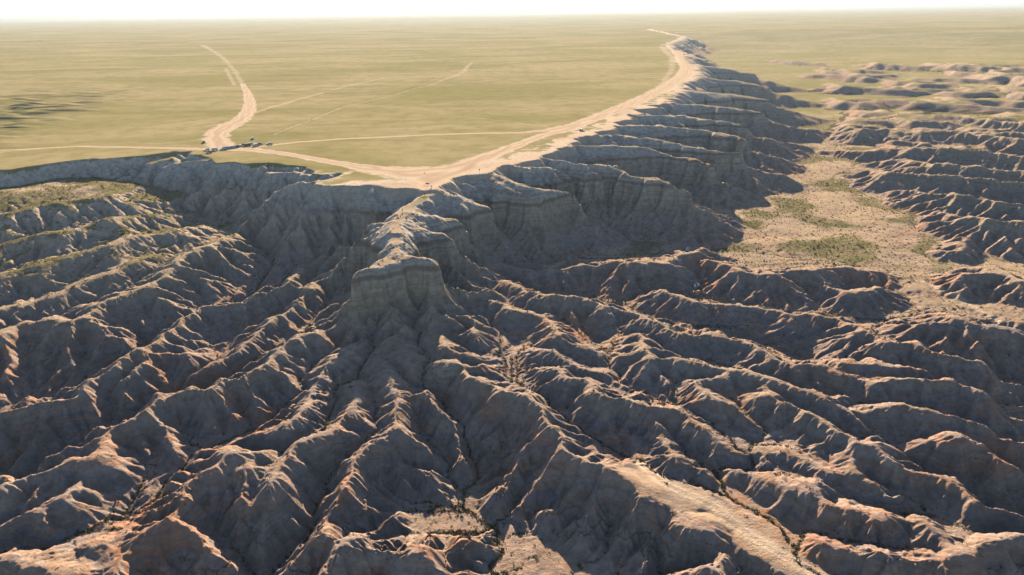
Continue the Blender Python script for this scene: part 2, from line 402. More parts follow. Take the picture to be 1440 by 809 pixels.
# ------------------------------------------------------------------ running water
def fill_pits(H, sweeps, W=None):
    """water level that lets every hollow spill over its lowest lip"""
    ny, nx = H.shape; e = 2e-3
    if W is None:
        W = np.full(H.shape, 1e6); W[0], W[-1], W[:, 0], W[:, -1] = H[0], H[-1], H[:, 0], H[:, -1]
    WT = None
    def run(A_, B_, rows):
        for i, j in rows:
            p = B_[j]; q = np.minimum(p, np.minimum(np.concatenate([p[1:], p[-1:]]), np.concatenate([p[:1], p[:-1]])))
            B_[i] = np.maximum(A_[i], np.minimum(B_[i], q + e))
    HT = np.ascontiguousarray(H.T)
    for k in range(sweeps):
        old = W.sum() if k % 4 == 3 else None
        run(H, W, [(i, i - 1) for i in range(1, ny)]); run(H, W, [(i, i + 1) for i in range(ny - 2, -1, -1)])
        WT = np.ascontiguousarray(W.T)
        run(HT, WT, [(i, i - 1) for i in range(1, nx)]); run(HT, WT, [(i, i + 1) for i in range(nx - 2, -1, -1)])
        W = np.ascontiguousarray(WT.T)
        if old is not None and abs(old - W.sum()) < 1.0: break
    return W
def erode(H, dx, wgt, K, iters, S, thr, fix, cap):
    """running water cuts channels (stream power), the banks fall back to slope S"""
    ny, nx = H.shape; N = ny * nx
    idx = np.arange(N).reshape(ny, nx)
    offs = [(-1,-1),(-1,0),(-1,1),(0,-1),(0,1),(1,-1),(1,0),(1,1)]
    dist = np.array([2**.5,1,2**.5,1,1,2**.5,1,2**.5]) * dx
    A = None; me_ = np.arange(N); H00 = H.copy()
    gy_, gx_ = np.gradient(H, dx); g_ = np.hypot(gx_, gy_)
    for _ in range(3): g_[1:-1, 1:-1] = (g_[1:-1, 1:-1] + g_[:-2, 1:-1] + g_[2:, 1:-1] + g_[1:-1, :-2] + g_[1:-1, 2:]) / 5
    soft = (.03 + .97 * sstep(.10, .36, g_))
    floor_ = H00 - cap * soft
    for it in range(iters):
        if it % 4 == 0 or it == iters - 1: lift = np.maximum(fill_pits(H, 40) - H, 0)
        Hw = H + lift
        Hp = np.pad(Hw, 1, mode='edge')
        best = np.zeros((ny, nx)); rec = idx.copy(); rd = np.ones((ny, nx))
        for (oy, ox), dd in zip(offs, dist):
            s = (Hw - Hp[1 + oy:1 + oy + ny, 1 + ox:1 + ox + nx]) / dd
            m_ = s > best
            best = np.where(m_, s, best); rd = np.where(m_, dd, rd); rec = np.where(m_, idx + oy * nx + ox, rec)
        r = np.clip(rec.ravel(), 0, N - 1); h = H.ravel().copy()
        cnt = np.bincount(r[r != me_], minlength=N)
        A = (wgt.ravel() * dx * dx).copy()
        isink = r == me_
        fr = np.nonzero(cnt == 0)[0]; order = []
        while len(fr):
            order.append(fr)
            f = fr[~isink[fr]]
            if len(f) == 0: break
            rf = r[f]
            np.add.at(A, rf, A[f]); np.subtract.at(cnt, rf, 1)
            u = rf[cnt[rf] == 0]
            fr = np.unique(u) if len(u) > 1 else u
        th_ = thr[0] + (thr[1] - thr[0]) * it / max(1, iters - 1)
        c = K * np.sqrt(np.clip(A - th_, 0, 2500.0)) / rd.ravel()
        c[fix.ravel()] = 0
        for f in reversed(order):
            ff = f[~isink[f]]
            if len(ff): h[ff] = np.minimum(h[ff], (h[ff] + c[ff] * h[r[ff]]) / (1 + c[ff]))
        H = np.maximum(h.reshape(ny, nx), floor_)
        for _ in range(2):                                  # banks
            Hp = np.pad(H, 1, mode='edge')
            for (oy, ox), dd in zip(offs, dist):
                H = np.minimum(H, Hp[1 + oy:1 + oy + ny, 1 + ox:1 + ox + nx] + S * dd)
    H = H + np.minimum(lift, 1.2) * .8            # silt in the hollows
    Hp = np.pad(H, 1, mode='edge')
    H = H + .10 * (Hp[:-2,1:-1] + Hp[2:,1:-1] + Hp[1:-1,:-2] + Hp[1:-1,2:] - 4 * H)
    return H, A.reshape(ny, nx)

def up2(G):
    ny, nx = G.shape
    y = np.linspace(0, ny - 1, 2 * ny - 1); x = np.linspace(0, nx - 1, 2 * nx - 1)
    j = np.minimum(x.astype(int), nx - 2); f = x - j
    B = G[:, j] * (1 - f) + G[:, j + 1] * f
    i = np.minimum(y.astype(int), ny - 2); f = (y - i)[:, None]
    return B[i] * (1 - f) + B[i + 1] * f

class Grid: pass
def make_grid(x0, x1, y0, y1, res, K, iters, seed, fine):
    g = Grid()
    xs = np.arange(x0, x1 + res * .5, res); ys = np.arange(y0, y1 + res * .5, res)
    X, Y = np.meshgrid(xs, ys)
    H, S = guide(X, Y, fine)
    ter = np.zeros(H.shape)
    if fine:
        tr = np.full(H.shape, 1e9)
        for w_, s_, p_ in RIDGE_W:
            if w_ >= 6:
                for a_, b_ in zip(p_[:-1], p_[1:]): tr = np.minimum(tr, seg_dist(X, Y, a_, b_)[0] - w_ + vnoise(X, Y, 15, 61) * 5.5)
        ter = 1 - sstep(-2, 3, tr)
    gy_, gx_ = np.gradient(H, res); gs_ = .25 + .75 * sstep(.08, .32, np.hypot(gx_, gy_))
    H = H + gs_ * (fbm(X, Y, 12.0, 4, seed, .6) * 1.8 if fine else fbm(X, Y, 38.0, 4, seed, .6) * 1.6) * (S < -1) * (1 - .92 * ter)
    wgt = np.where(S > 0, .02, 1.0)
    g.T = np.zeros(H.shape)
    if fine:
        wgt = wgt * (.05 + .95 * (1 - ter)) * np.where((H > -11.6) & (X > -100) & (X < 30) & (Y < 460), .08, 1.0); g.T = ter
        wgt = wgt * (1 - .6 * sstep(-150, -220, X) * sstep(300, 350, Y))
    edge = np.zeros(H.shape, bool); edge[:2] = edge[-2:] = True; edge[:, :2] = edge[:, -2:] = True
    Sl = np.where(S > -25, 1.7, 1.55) if fine else np.full(H.shape, .95)
    H, A = erode(H, res, wgt, K, iters, Sl, (15.0, 4.0) if fine else (250.0, 60.0), edge, 7.5 if fine else 14.0)
    g.H, g.A, g.S = H, A, S
    g.x0, g.y0, g.dx, g.dy = xs[0], ys[0], res, res
    return g
def sample(g, F, X, Y, cubic=True):
    ny, nx = F.shape
    x = np.clip((X - g.x0) / g.dx, 1.001, nx - 2.002); y = np.clip((Y - g.y0) / g.dy, 1.001, ny - 2.002)
    i = x.astype(np.int32); j = y.astype(np.int32); fx_ = x - i; fy_ = y - j
    if not cubic:
        return (F[j, i] * (1 - fx_) + F[j, i + 1] * fx_) * (1 - fy_) + (F[j + 1, i] * (1 - fx_) + F[j + 1, i + 1] * fx_) * fy_
    def wts(f):   # B-spline: smooth slopes
        return ((1 - f) ** 3 / 6, (3 * f ** 3 - 6 * f ** 2 + 4) / 6, (-3 * f ** 3 + 3 * f ** 2 + 3 * f + 1) / 6, f ** 3 / 6)
    wx = wts(fx_); wy = wts(fy_)
    out = np.zeros(X.shape)
    for b in range(4):
        row = np.zeros(X.shape)
        for a in range(4):
            row += wx[a] * F[j + b - 1, i + a - 1]
        out += wy[b] * row
    return out

near = make_grid(-480, 480, 84, 548, .8, .07, 24, 1, True)
print('near grid', near.H.shape, round(time.time() - T0, 1))
midg = make_grid(-600, 660, 470, 860, 1.3, .06, 16, 1, True)
print('middle grid', midg.H.shape, round(time.time() - T0, 1))
far = make_grid(-300, 2300, 760, 3700, 5.0, .03, 10, 2, False)
print('far grid', far.H.shape, round(time.time() - T0, 1))

# ------------------------------------------------------------------ the ground sheet
def rills(X, Y, cx, cy, wl, seed):
    cs = wl * 1.35
    ix = np.floor(X / cs).astype(np.int64); iy = np.floor(Y / cs).astype(np.int64)
    num = np.zeros(X.shape, np.float32); den = np.full(X.shape, 1e-4, np.float32)
    for oy in (-1, 0, 1):
        for ox in (-1, 0, 1):
            jx = ix + ox; jy = iy + oy
            px = ((jx + _hash(jx, jy, seed)) * cs); py = ((jy + _hash(jx, jy, seed + 3)) * cs)
            ph = _hash(jx, jy, seed + 7) * 6.283
            ddx = (X - px).astype(np.float32); ddy = (Y - py).astype(np.float32)
            w = np.exp(-(ddx * ddx + ddy * ddy) * np.float32(1.9 / (cs * cs)))
            num += w * np.cos((ddx * -cy + ddy * cx) * np.float32(6.2832 / wl) + ph); den += w
    return num / den

NCOL, RMIN = 1050, 104.0
th = np.linspace(math.radians(-51), math.radians(51), NCOL)
rr = [RMIN]
while rr[-1] < 70000:
    r = rr[-1]
    k = .00200 if r < 620 else .00200 + .0065 * min(1, (r - 620) / 1700) + .055 * max(0, min(1, (r - 2600) / 20000))
    rr.append(r * (1 + k))
rr = np.array(rr); NROW = len(rr)
R_, TH = np.meshgrid(rr, th, indexing='ij')
VX = (R_ * np.sin(TH)).ravel(); VY = (R_ * np.cos(TH)).ravel()
print('sheet', NROW, NCOL, NROW * NCOL)

W1 = 1 - sstep(498, 540, VY); W3 = sstep(770, 850, VY); W2 = np.clip(1 - W1 - W3, 0, 1)
nmask = VY < 855
def blend(get, default, cubic):
    out = np.where(W3 > 0, W3 * default, 0.0) * (VY >= 3690)
    for g, W, lim in ((near, W1, 1e9), (midg, W2, 1e9), (far, W3, 3690)):
        q = np.nonzero((W > 0) & (VY < lim))[0]
        out[q] += W[q] * sample(g, get(g), VX[q], VY[q], cubic)
    return out
VH = blend(lambda g: g.H, 0.0, True)
VS = blend(lambda g: g.S, 300.0, False)
VA = blend(lambda g: np.log10(g.A + 1), 0.0, False)
VT = blend(lambda g: g.T, 0.0, False)
def slopes(g):
    gy, gx = np.gradient(g.H, g.dy, g.dx)
    for _ in range(2):
        for G in (gx, gy):
            G[1:-1, 1:-1] = (G[1:-1, 1:-1] * 2 + G[:-2, 1:-1] + G[2:, 1:-1] + G[1:-1, :-2] + G[1:-1, 2:]) / 6
    g.gx, g.gy = gx, gy
for g in (near, midg, far): slopes(g)
VGX = blend(lambda g: g.gx, 0.0, False); VGY = blend(lambda g: g.gy, 0.0, False)
slope = np.hypot(VGX, VGY)
print('sampled', round(time.time() - T0, 1))

# fluted cliffs: the tan bed stands steep, above it rounded grey clay, below it an apron
left = sstep(-60, -150, VX) * sstep(300, 360, VY)
cliff = (1 - .85 * left) * (1 - .45 * sstep(620, 1400, VY))
rm = np.nonzero((VY < 760) & (VS < 1.5) & (slope > .06))[0]
sl = np.clip(slope[rm], 0, .9); gl = np.maximum(slope[rm], 1e-3)
cx = (VGX[rm] / gl).astype(np.float32); cy = (VGY[rm] / gl).astype(np.float32)
fade = 1 - sstep(420, 760, VY[rm])
amt = sstep(.10, .55, sl) * (1 - VT[rm]) * (0.5 + .8 * (vnoise(VX[rm], VY[rm], 30, 97) + .4).clip(0, 1))
RL = np.zeros(VX.shape); RS = np.zeros(VX.shape)
RL[rm] = -np.abs(rills(VX[rm], VY[rm], cx, cy, 6.4, 90)) * amt      # sharp ribs, rounded hollows
RS[rm] = rills(VX[rm], VY[rm], cx, cy, 2.2, 95) * amt * fade
sub = np.nonzero((VH < -3) & (VH > -44) & (VY < 2600))[0]
xs_, ys_, hs_ = VX[sub], VY[sub], VH[sub].copy()
sc_ = np.clip(ys_ / 420, .8, 3)
nz = np.abs(vnoise(xs_ / sc_, ys_ / sc_, 9, 72)) * 1.6 - RL[sub] * 1.3 + np.abs(vnoise(xs_, ys_, 2.2, 73)) * .4 - RS[sub] * .3
inband = np.exp(-((hs_ + 18) / 6.0) ** 2)
hs_ = hs_ + (1.1 - nz) * inband * cliff[sub]
sh = vnoise(xs_, ys_, 45, 75) * 1.4
Hk = [-70, -46, -37, -29, -22, -16.8, -15.6, -13.6, -11.8, -6, 0, 5]
Zk = [-70, -46.4, -38.6, -32.6, -28.2, -23.2, -20.6, -12.6, -10.8, -6, 0, 5]
tz = np.interp(hs_ + sh, Hk, Zk) - sh
VZ = VH.copy()
VZ[sub] = hs_ + (tz - hs_) * cliff[sub]
VZ += RL * 1.0 + RS * .20
bm_ = np.nonzero((VY < 900) & (VS < 1.5))[0]
VZ[bm_] += fbm(VX[bm_], VY[bm_], 5.0, 4, 120, .6) * .50 * (1 - .8 * VT[bm_]) * (.3 + .7 * sstep(.08, .35, slope[bm_]))
# plain: swells and hollows
pm = np.nonzero(VS > 0)[0]
px_, py_ = VX[pm], VY[pm]
pin = sstep(0, 40, VS[pm])
sw = fbm(px_, py_, 60, 3, 130) * .35 + fbm(px_, py_, 14, 2, 131) * .07
lh = sstep(-385, -510, px_ + .2 * (py_ - 600)) * sstep(470, 540, py_) * (1 - sstep(800, 1200, py_))
sw = sw + lh * (np.abs(vnoise(px_ / 3.0, py_, 17, 133)) * 4.6 - 1.2 + vnoise(px_ / 2, py_, 45, 134) * 2)
VZ[pm] += sw * pin
lo = sstep(2200, 3600, VY)
VZ = VZ * (1 - lo * (VS < 300)) 
fz = sstep(1200, 4000, VY)
ff = np.nonzero(VY > 1200)[0]
VZ[ff] += (fbm(VX[ff], VY[ff] * 1.8, 900, 3, 140) * 7 * fz[ff] + fbm(VX[ff], VY[ff] * 2, 5200, 3, 141) * 34 * sstep(4000, 14000, VY[ff])
           + np.clip(fbm(VX[ff], VY[ff] * 2.5, 9000, 3, 142), 0, 1) * 380 * sstep(14000, 30000, VY[ff]))
GZ = VZ.reshape(NROW, NCOL)
lrr = np.log(rr)
def zat(x, y):
    """height of the ground at a place"""
    r = math.hypot(x, y); t = math.atan2(x, y)
    fi = np.interp(r, rr, np.arange(NROW)); fj = (t - th[0]) / (th[1] - th[0])
    i = int(min(max(fi, 0), NROW - 2)); j = int(min(max(fj, 0), NCOL - 2)); a = fi - i; b = fj - j
    return float((GZ[i, j] * (1 - b) + GZ[i, j + 1] * b) * (1 - a) + (GZ[i + 1, j] * (1 - b) + GZ[i + 1, j + 1] * b) * a)
def hit(u, v):
    """where the photograph's point lies on the ground"""
    d = ray(u, v); d = d / math.hypot(d.x, d.y)
    t = 100.0; step = .6
    prev = t
    while t < 9000:
        z = CAM_H + d.z * t
        if z <= zat(d.x * t, d.y * t):
            break
        prev = t; t += max(step, t * .0015)
    for _ in range(8):
        mid = .5 * (prev + t)
        if CAM_H + d.z * mid <= zat(d.x * mid, d.y * mid): t = mid
        else: prev = mid
    return (d.x * t, d.y * t, zat(d.x * t, d.y * t))
print('heights', round(time.time() - T0, 1))

# bare earth of the roads, as distances to their middle lines
def along(px, z=0.0):
    return [at(u, v, z)[:2] for u, v in px]
ROADS = [  # (points, half widths in metres)
 (along([(944,64),(952,70),(962,82),(968,95),(963,106),(935,124),(893,144),(850,161),(810,176),(775,183)]), [14,14,14,13,12,10,10,9,8,7]),
 (along([(775,183),(730,187),(660,188),(600,190),(540,193),(480,196),(420,200),(370,206)]), [5,2.6,2.4,2.3,2.3,2.2,2.2,2.5]),
 (along([(850,163),(800,182),(765,190),(735,201),(700,215),(660,230),(630,243),(610,252),(600,262)]), [4,6,5,5.5,7,10,14,15,9]),
 (along([(625,240),(580,243),(540,240),(500,234),(450,225),(400,216),(350,210),(300,210),(220,208),(110,206),(60,209),(-60,214)]), [11,16,12,6,4.5,4,6,4,2.6,2.2,1.6,1.2]),
 (along([(312,208),(304,197),(306,186),(320,178),(338,170),(349,158),(352,145),(348,131),(341,118)]), [9,9,9,10,8,7,6,4.5,3]),
]
def line_field(x, y, lines):
    """1 on the middle line, 0 at the edge, negative outside (in half widths)"""
    best = np.full(x.shape, -9.0)
    for p, w in lines:
        for i in range(len(p) - 1):
            wm = max(w[i], w[i + 1]) * 4 + 10
            x0, x1 = min(p[i][0], p[i + 1][0]) - wm, max(p[i][0], p[i + 1][0]) + wm
            y0, y1 = min(p[i][1], p[i + 1][1]) - wm, max(p[i][1], p[i + 1][1]) + wm
            q = np.nonzero((x > x0) & (x < x1) & (y > y0) & (y < y1))[0]
            if len(q) == 0: continue
            d, t = seg_dist(x[q], y[q], p[i], p[i + 1])
            best[q] = np.maximum(best[q], 1 - d / (w[i] + (w[i + 1] - w[i]) * t))
    return best
road = line_field(VX, VY, ROADS)
rn = fbm(VX, VY, 9, 3, 150)
rwid = np.clip(VY / 90.0, 3, 14)
lane = (.5 + .5 * np.sin((1 - road) * rwid * 1.15 + fbm(VX, VY, 40, 2, 155) * 5)) * sstep(-.2, .4, road)
dirt = sstep(-.7, .45, road + rn * .5 + fbm(VX, VY, 2.5, 2, 151) * .15)
# trodden bare ground along the rim and over the promontory
rimbare = (1 - sstep(4, 26, VS + rn * 10)) * (VS > -6) * (.06 + .94 * sstep(-170, 0, VX))
dirt = np.maximum(dirt, rimbare * .9)
isroad = (road > -.12)

FAINT = [  # worn lines in the grass
 (along([(356,160),(385,150),(420,140),(455,130),(490,121),(540,110)]), [4,3,3,3,3,3]),
 (along([(341,118),(332,103),(322,90),(312,80),(300,72),(285,64)]), [4,5,5,6,8,10]),
 (along([(330,120),(322,106),(318,96)]), [3,4,4]),
 (along([(300,192),(270,198),(240,201),(190,203)]), [3,2,1.6,1.2]),
 (along([(600,122),(620,114),(641,106),(652,101),(656,94),(664,88)]), [1.5,2.5,4,5,4,3]),
 (along([(540,138),(575,127),(600,121)]), [1,1.5,1.5]), (along([(655,97),(690,100),(720,106)]), [3,3,2]),
 (along([(385,190),(410,179),(440,168),(480,152),(540,137)]), [1,1.4,1.6,1.6,1.4]),
 (along([(770,178),(700,170),(620,160)]), [2,1.6,1.2]), (along([(60,209),(0,214),(-60,220)]), [3,3,3]),
 (along([(905,140),(930,118),(945,98),(945,80),(930,66)]), [3,4,6,8,10])]
fnt = line_field(VX, VY, FAINT)
dirt = np.maximum(dirt, sstep(-.9, .5, fnt + fbm(VX, VY, 16, 3, 171) * 1.5) * .45)
TRK = [hit(u, v) for u, v in [(903,655),(930,677),(960,692),(985,702),(1005,712),(1022,727),(1045,745),(1080,768),(1120,792),(1160,815)]]
TRACKS = [([p[:2] for p in TRK], [2.8] * len(TRK))]
for px in ([(1300,396),(1350,420),(1400,450),(1440,470)],
           [(80,300),(90,312),(112,325),(150,330)]):
    q = [hit(u, v) for u, v in px]
    TRACKS.append(([p[:2] for p in q], [1.5] * len(q)))
trk = line_field(VX, VY, TRACKS)
tn = sstep(-.5, .3, trk + rn * .3)
rut = np.exp(-((np.abs(1 - np.clip(trk, -1, 1)) - .45) / .20) ** 2) * (trk > -1)
istrk = trk > 0
dirt = np.maximum(dirt, tn * .55)

# normals of the whole sheet, so that pieces join without a seam
P3 = np.stack([VX, VY, VZ], -1).reshape(NROW, NCOL, 3)
du = np.gradient(P3, axis=1); dv = np.gradient(P3, axis=0)
NN = np.cross(du, dv); NN /= np.linalg.norm(NN, axis=-1, keepdims=True)
NN = np.where(NN[..., 2:3] < 0, -NN, NN).reshape(-1, 3)
P3 = P3.reshape(-1, 3)
gfl = np.sqrt(np.maximum(1 - NN[:, 2] ** 2, 0)) / np.maximum(NN[:, 2], .05)
gsm = np.minimum(gfl, slope * 1.3 + .05)
flat = 1 - sstep(.12, .34, gsm)
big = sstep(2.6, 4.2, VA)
sand = flat * (VS < -2) * sstep(250, 330, VY)
sand = np.maximum(sand, VT * .45)
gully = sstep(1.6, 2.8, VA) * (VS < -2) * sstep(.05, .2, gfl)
veg = np.where(VS > 0, sstep(2, 30, VS + rn * 14 + 26 * sstep(-60, -170, VX)), 0.0)
lowveg = (VS <= 0) * flat * (.25 + .75 * sstep(-.15, .35, fbm(VX, VY, 38, 3, 160)))
lowveg = lowveg * np.maximum(sstep(300, 420, VY) , .35)
lowveg = np.maximum(lowveg, (VS <= 0) * sstep(-140, -230, VX) * sstep(300, 360, VY) * (1 - sstep(.25, .75, gfl)) * sstep(-.6, .2, fbm(VX, VY, 30, 3, 161)) * .95)
lowveg = np.maximum(lowveg, (VS <= 0) * sstep(620, 900, VY) * (1 - sstep(.10, .22, gfl)) * .95)
veg = np.maximum(veg, lowveg) * (1 - dirt)
veg = np.maximum(veg, big * flat * (VS < 0) * .9 * (1 - dirt))

# faces, sorted into pieces of the setting that share their edges
I = np.arange(NROW * NCOL).reshape(NROW, NCOL)
Q = np.stack([I[:-1, :-1], I[:-1, 1:], I[1:, 1:], I[1:, :-1]], -1).reshape(-1, 4)
def fmean(a): return a[Q].mean(1)
cls = np.zeros(len(Q), int)                               # 0 badlands
fS = fmean(VS)
cls[fS > 0] = 1                                           # plateau
cls[(fmean(isroad.astype(float)) > .5) & (fS > 0)] = 2    # dirt road
cls[(fmean(istrk.astype(float)) > .5) & (fS <= 0)] = 3    # dirt track
def sheet(name, sel, material):
    q = Q[sel]
    used = np.unique(q); remap = np.zeros(NROW * NCOL, np.int32); remap[used] = np.arange(len(used), dtype=np.int32)
    me = bpy.data.meshes.new(name)
    me.vertices.add(len(used)); me.vertices.foreach_set('co', P3[used].astype(np.float32).ravel())
    me.loops.add(q.size); me.loops.foreach_set('vertex_index', remap[q].astype(np.int32).ravel())
    me.polygons.add(len(q))
    me.polygons.foreach_set('loop_start', np.arange(0, q.size, 4, dtype=np.int32))
    me.polygons.foreach_set('loop_total', np.full(len(q), 4, np.int32))
    me.polygons.foreach_set('use_smooth', np.ones(len(q), bool))
    me.update(calc_edges=True)
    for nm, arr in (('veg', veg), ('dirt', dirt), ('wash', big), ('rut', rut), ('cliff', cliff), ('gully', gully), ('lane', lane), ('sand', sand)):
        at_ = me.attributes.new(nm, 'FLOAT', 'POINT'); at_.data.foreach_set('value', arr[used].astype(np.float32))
    me.normals_split_custom_set_from_vertices(NN[used].astype(np.float32))
    me.materials.append(material)
    o = bpy.data.objects.new(name, me); C.objects.link(o); o['kind'] = 'structure'
    return o

# ------------------------------------------------------------------ materials
class NT:
    def __init__(s, name):
        s.m = bpy.data.materials.new(name); s.m.use_nodes = True
        s.n = s.m.node_tree.nodes; s.l = s.m.node_tree.links
        for n in list(s.n): s.n.remove(n)
        s.out = s.n.new('ShaderNodeOutputMaterial'); s.b = s.n.new('ShaderNodeBsdfPrincipled')
        s.l.new(s.b.outputs[0], s.out.inputs['Surface'])
    def set(s, sock, v):
        if isinstance(v, bpy.types.NodeSocket): s.l.new(v, sock)
        else: sock.default_value = v
    def attr(s, name):
        a = s.n.new('ShaderNodeAttribute'); a.attribute_name = name; return a.outputs['Fac']
    def pos(s):
        if not hasattr(s, '_p'): s._p = s.n.new('ShaderNodeNewGeometry')
        return s._p.outputs['Position']
    def sep(s, v):
        x = s.n.new('ShaderNodeSeparateXYZ'); s.l.new(v, x.inputs[0]); return x.outputs
    def vmul(s, v, k):
        x = s.n.new('ShaderNodeVectorMath'); x.operation = 'MULTIPLY'; s.l.new(v, x.inputs[0]); x.inputs[1].default_value = k; return x.outputs[0]
    def noise(s, scale, detail=4, rough=.55, vec=None, dist=0):
        x = s.n.new('ShaderNodeTexNoise'); x.inputs['Scale'].default_value = scale; x.inputs['Detail'].default_value = detail
        x.inputs['Roughness'].default_value = rough; x.inputs['Distortion'].default_value = dist
        s.l.new(vec if vec is not None else s.pos(), x.inputs['Vector']); return x.outputs['Fac']
    def math(s, op, a, b=0.0, c=None):
        x = s.n.new('ShaderNodeMath'); x.operation = op; s.set(x.inputs[0], a); s.set(x.inputs[1], b)
        if c is not None: s.set(x.inputs[2], c)
        return x.outputs[0]
    def map(s, v, a, b, c=0.0, d=1.0):
        x = s.n.new('ShaderNodeMapRange'); s.set(x.inputs[0], v); x.inputs[1].default_value = a; x.inputs[2].default_value = b
        x.inputs[3].default_value = c; x.inputs[4].default_value = d; x.interpolation_type = 'SMOOTHSTEP'; return x.outputs[0]
    def ramp(s, v, stops):
        x = s.n.new('ShaderNodeValToRGB'); s.set(x.inputs[0], v); e = x.color_ramp.elements
        while len(e) < len(stops): e.new(.5)
        for el, (p, c) in zip(e, stops): el.position = p; el.color = (*c, 1)
        return x.outputs[0]
    def mix(s, f, a, b):
        x = s.n.new('ShaderNodeMix'); x.data_type = 'RGBA'; s.set(x.inputs[0], f)
        for k, v in ((6, a), (7, b)):
            if isinstance(v, tuple): x.inputs[k].default_value = (*v, 1)
            else: s.l.new(v, x.inputs[k])
        return x.outputs[2]
    def bump(s, h, strength=.5, dist=.3, normal=None):
        x = s.n.new('ShaderNodeBump'); x.inputs['Strength'].default_value = strength; x.inputs['Distance'].default_value = dist
        s.l.new(h, x.inputs['Height'])
        if normal is not None: s.l.new(normal, x.inputs['Normal'])
        return x.outputs[0]

def ground_material():
    t = NT('ground')
    P = t.pos(); sx = t.sep(P)
    veg, dirt, wash, rut, clf = (t.attr(k) for k in ('veg', 'dirt', 'wash', 'rut', 'cliff'))
    warp = t.noise(.035, 3)
    z = t.math('ADD', sx[2], t.math('MULTIPLY', t.math('SUBTRACT', warp, .5), 9.0))
    # beds of clay, by height
    zz = t.map(z, -75, 5)
    bedcol = t.ramp(t.math('DIVIDE', t.math('ADD', z, 75.0), 80.0), [
        (.00, (.26, .200, .145)), (.20, (.29, .230, .175)), (.32, (.34, .280, .230)), (.42, (.30, .245, .220)), (.50, (.33, .275, .235)),
        (.58, (.33, .27, .205)), (.66, (.42, .34, .26)), (.73, (.46, .38, .295)), (.79, (.43, .385, .325)), (.86, (.47, .43, .375)), (1.0, (.60, .54, .45))])
    # red, violet and ochre lenses in the low country
    low = t.map(sx[2], -28, -40)
    n1 = t.map(t.noise(.022, 4, .6, t.vmul(P, (1, 1, 2.2)), .6), .52, .63)
    n2 = t.map(t.noise(.030, 4, .6, t.vmul(P, (1.1, 1, 2.5)), .4), .60, .72)
    n3 = t.map(t.noise(.040, 4, .6, t.vmul(P, (1, 1.2, 2.0)), .3), .60, .70)
    col = t.mix(t.math('MULTIPLY', t.math('MULTIPLY', n1, low), .85), bedcol, (.42, .185, .095))
    col = t.mix(t.math('MULTIPLY', t.math('MULTIPLY', n2, low), .75), col, (.165, .115, .118))
    col = t.mix(t.math('MULTIPLY', n3, .75), col, (.46, .405, .33))
    # beds a metre or two thick, mauve, rust and cream
    zb = t.math('ADD', sx[2], t.math('MULTIPLY', t.math('SUBTRACT', t.noise(.012, 3), .5), 26.0))
    zb = t.math('ADD', zb, t.math('MULTIPLY', t.math('SUBTRACT', t.noise(.10, 4, .6), .5), 7.0))
    cv = t.n.new('ShaderNodeCombineXYZ'); t.l.new(zb, cv.inputs[2])
    bed = t.noise(.42, 3, .6, cv.outputs[0])
    bedc = t.ramp(bed, [(.34, (.185, .140, .140)), (.43, (.255, .205, .205)), (.485, (.32, .270, .240)), (.525, (.43, .200, .105)), (.555, (.31, .255, .225)), (.60, (.41, .360, .315)), (.67, (.60, .54, .46))])
    col = t.mix(t.math('MULTIPLY', low, t.map(t.noise(.03, 4), .35, .65, .35, .9)), col, bedc)
    # thin strata
    st = t.noise(1.0, 3, .6, t.vmul(P, (.02, .02, .95)))
    col = t.mix(t.math('MULTIPLY', t.math('MULTIPLY', t.map(st, .50, .62), clf), .5), col, (.28, .19, .125))
    zc = t.math('ADD', sx[2], t.math('MULTIPLY', t.math('SUBTRACT', t.noise(.06, 4), .5), 3.0))
    capm = t.math('MULTIPLY', t.map(zc, -14.6, -13.4), t.map(zc, -11.4, -12.4))
    col = t.mix(t.math('MULTIPLY', t.math('MULTIPLY', capm, clf), .75), col, (.22, .150, .100))
    fine = t.noise(.35, 6, .65)
    col = t.mix(t.map(fine, .30, .62, .55, 0), col, (.15, .112, .088))
    # sand on the flats
    col = t.mix(t.math('MULTIPLY', t.attr('sand'), t.map(t.noise(.06, 4), .3, .6, .45, .9)), col, t.mix(t.noise(.25, 5, .7), (.32, .25, .17), (.42, .335, .235)))
    # loose dust and roads
    dn = t.noise(.12, 5, .6)
    dcol = t.mix(dn, (.42, .325, .235), (.56, .45, .335))
    dcol = t.mix(t.math('MULTIPLY', t.attr('lane'), .7), dcol, (.33, .25, .175))
    col = t.mix(t.math('MULTIPLY', dirt, .92), col, dcol)
    col = t.mix(t.math('MULTIPLY', rut, .5), col, (.60, .51, .41))
    # thin steppe grass
    big = t.noise(.006, 6, .65, t.vmul(P, (.45, 1, 1)), .5); mid = t.noise(.05, 5, .65); sm = t.noise(.9, 5, .75)
    gcol = t.mix(t.map(big, .35, .65), (.200, .193, .085), (.310, .270, .160))
    gcol = t.mix(t.map(t.noise(.02, 5, .7, t.vmul(P, (.3, 1, 1))), .50, .70, 0, .55), gcol, (.135, .140, .055))
    gcol = t.mix(t.map(mid, .40, .70, 0, .55), gcol, (.150, .145, .050))
    gcol = t.mix(t.map(sm, .42, .75, 0, .55), gcol, (.36, .285, .17))
    vegm = t.map(t.math('ADD', veg, t.math('MULTIPLY', t.math('SUBTRACT', sm, .5), .7)), .30, .75)
    low_g = t.mix(t.map(mid, .35, .65), (.225, .190, .115), (.155, .148, .072))
    gsel = t.mix(t.math('MULTIPLY', t.map(sx[2], -6, -12), t.map(sx[1], 900, 600)), gcol, low_g)
    col = t.mix(vegm, col, gsel)
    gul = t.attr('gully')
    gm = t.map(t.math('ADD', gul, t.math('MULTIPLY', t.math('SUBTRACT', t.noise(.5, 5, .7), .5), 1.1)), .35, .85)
    col = t.mix(t.math('MULTIPLY', gm, .75), col, (.055, .054, .030))
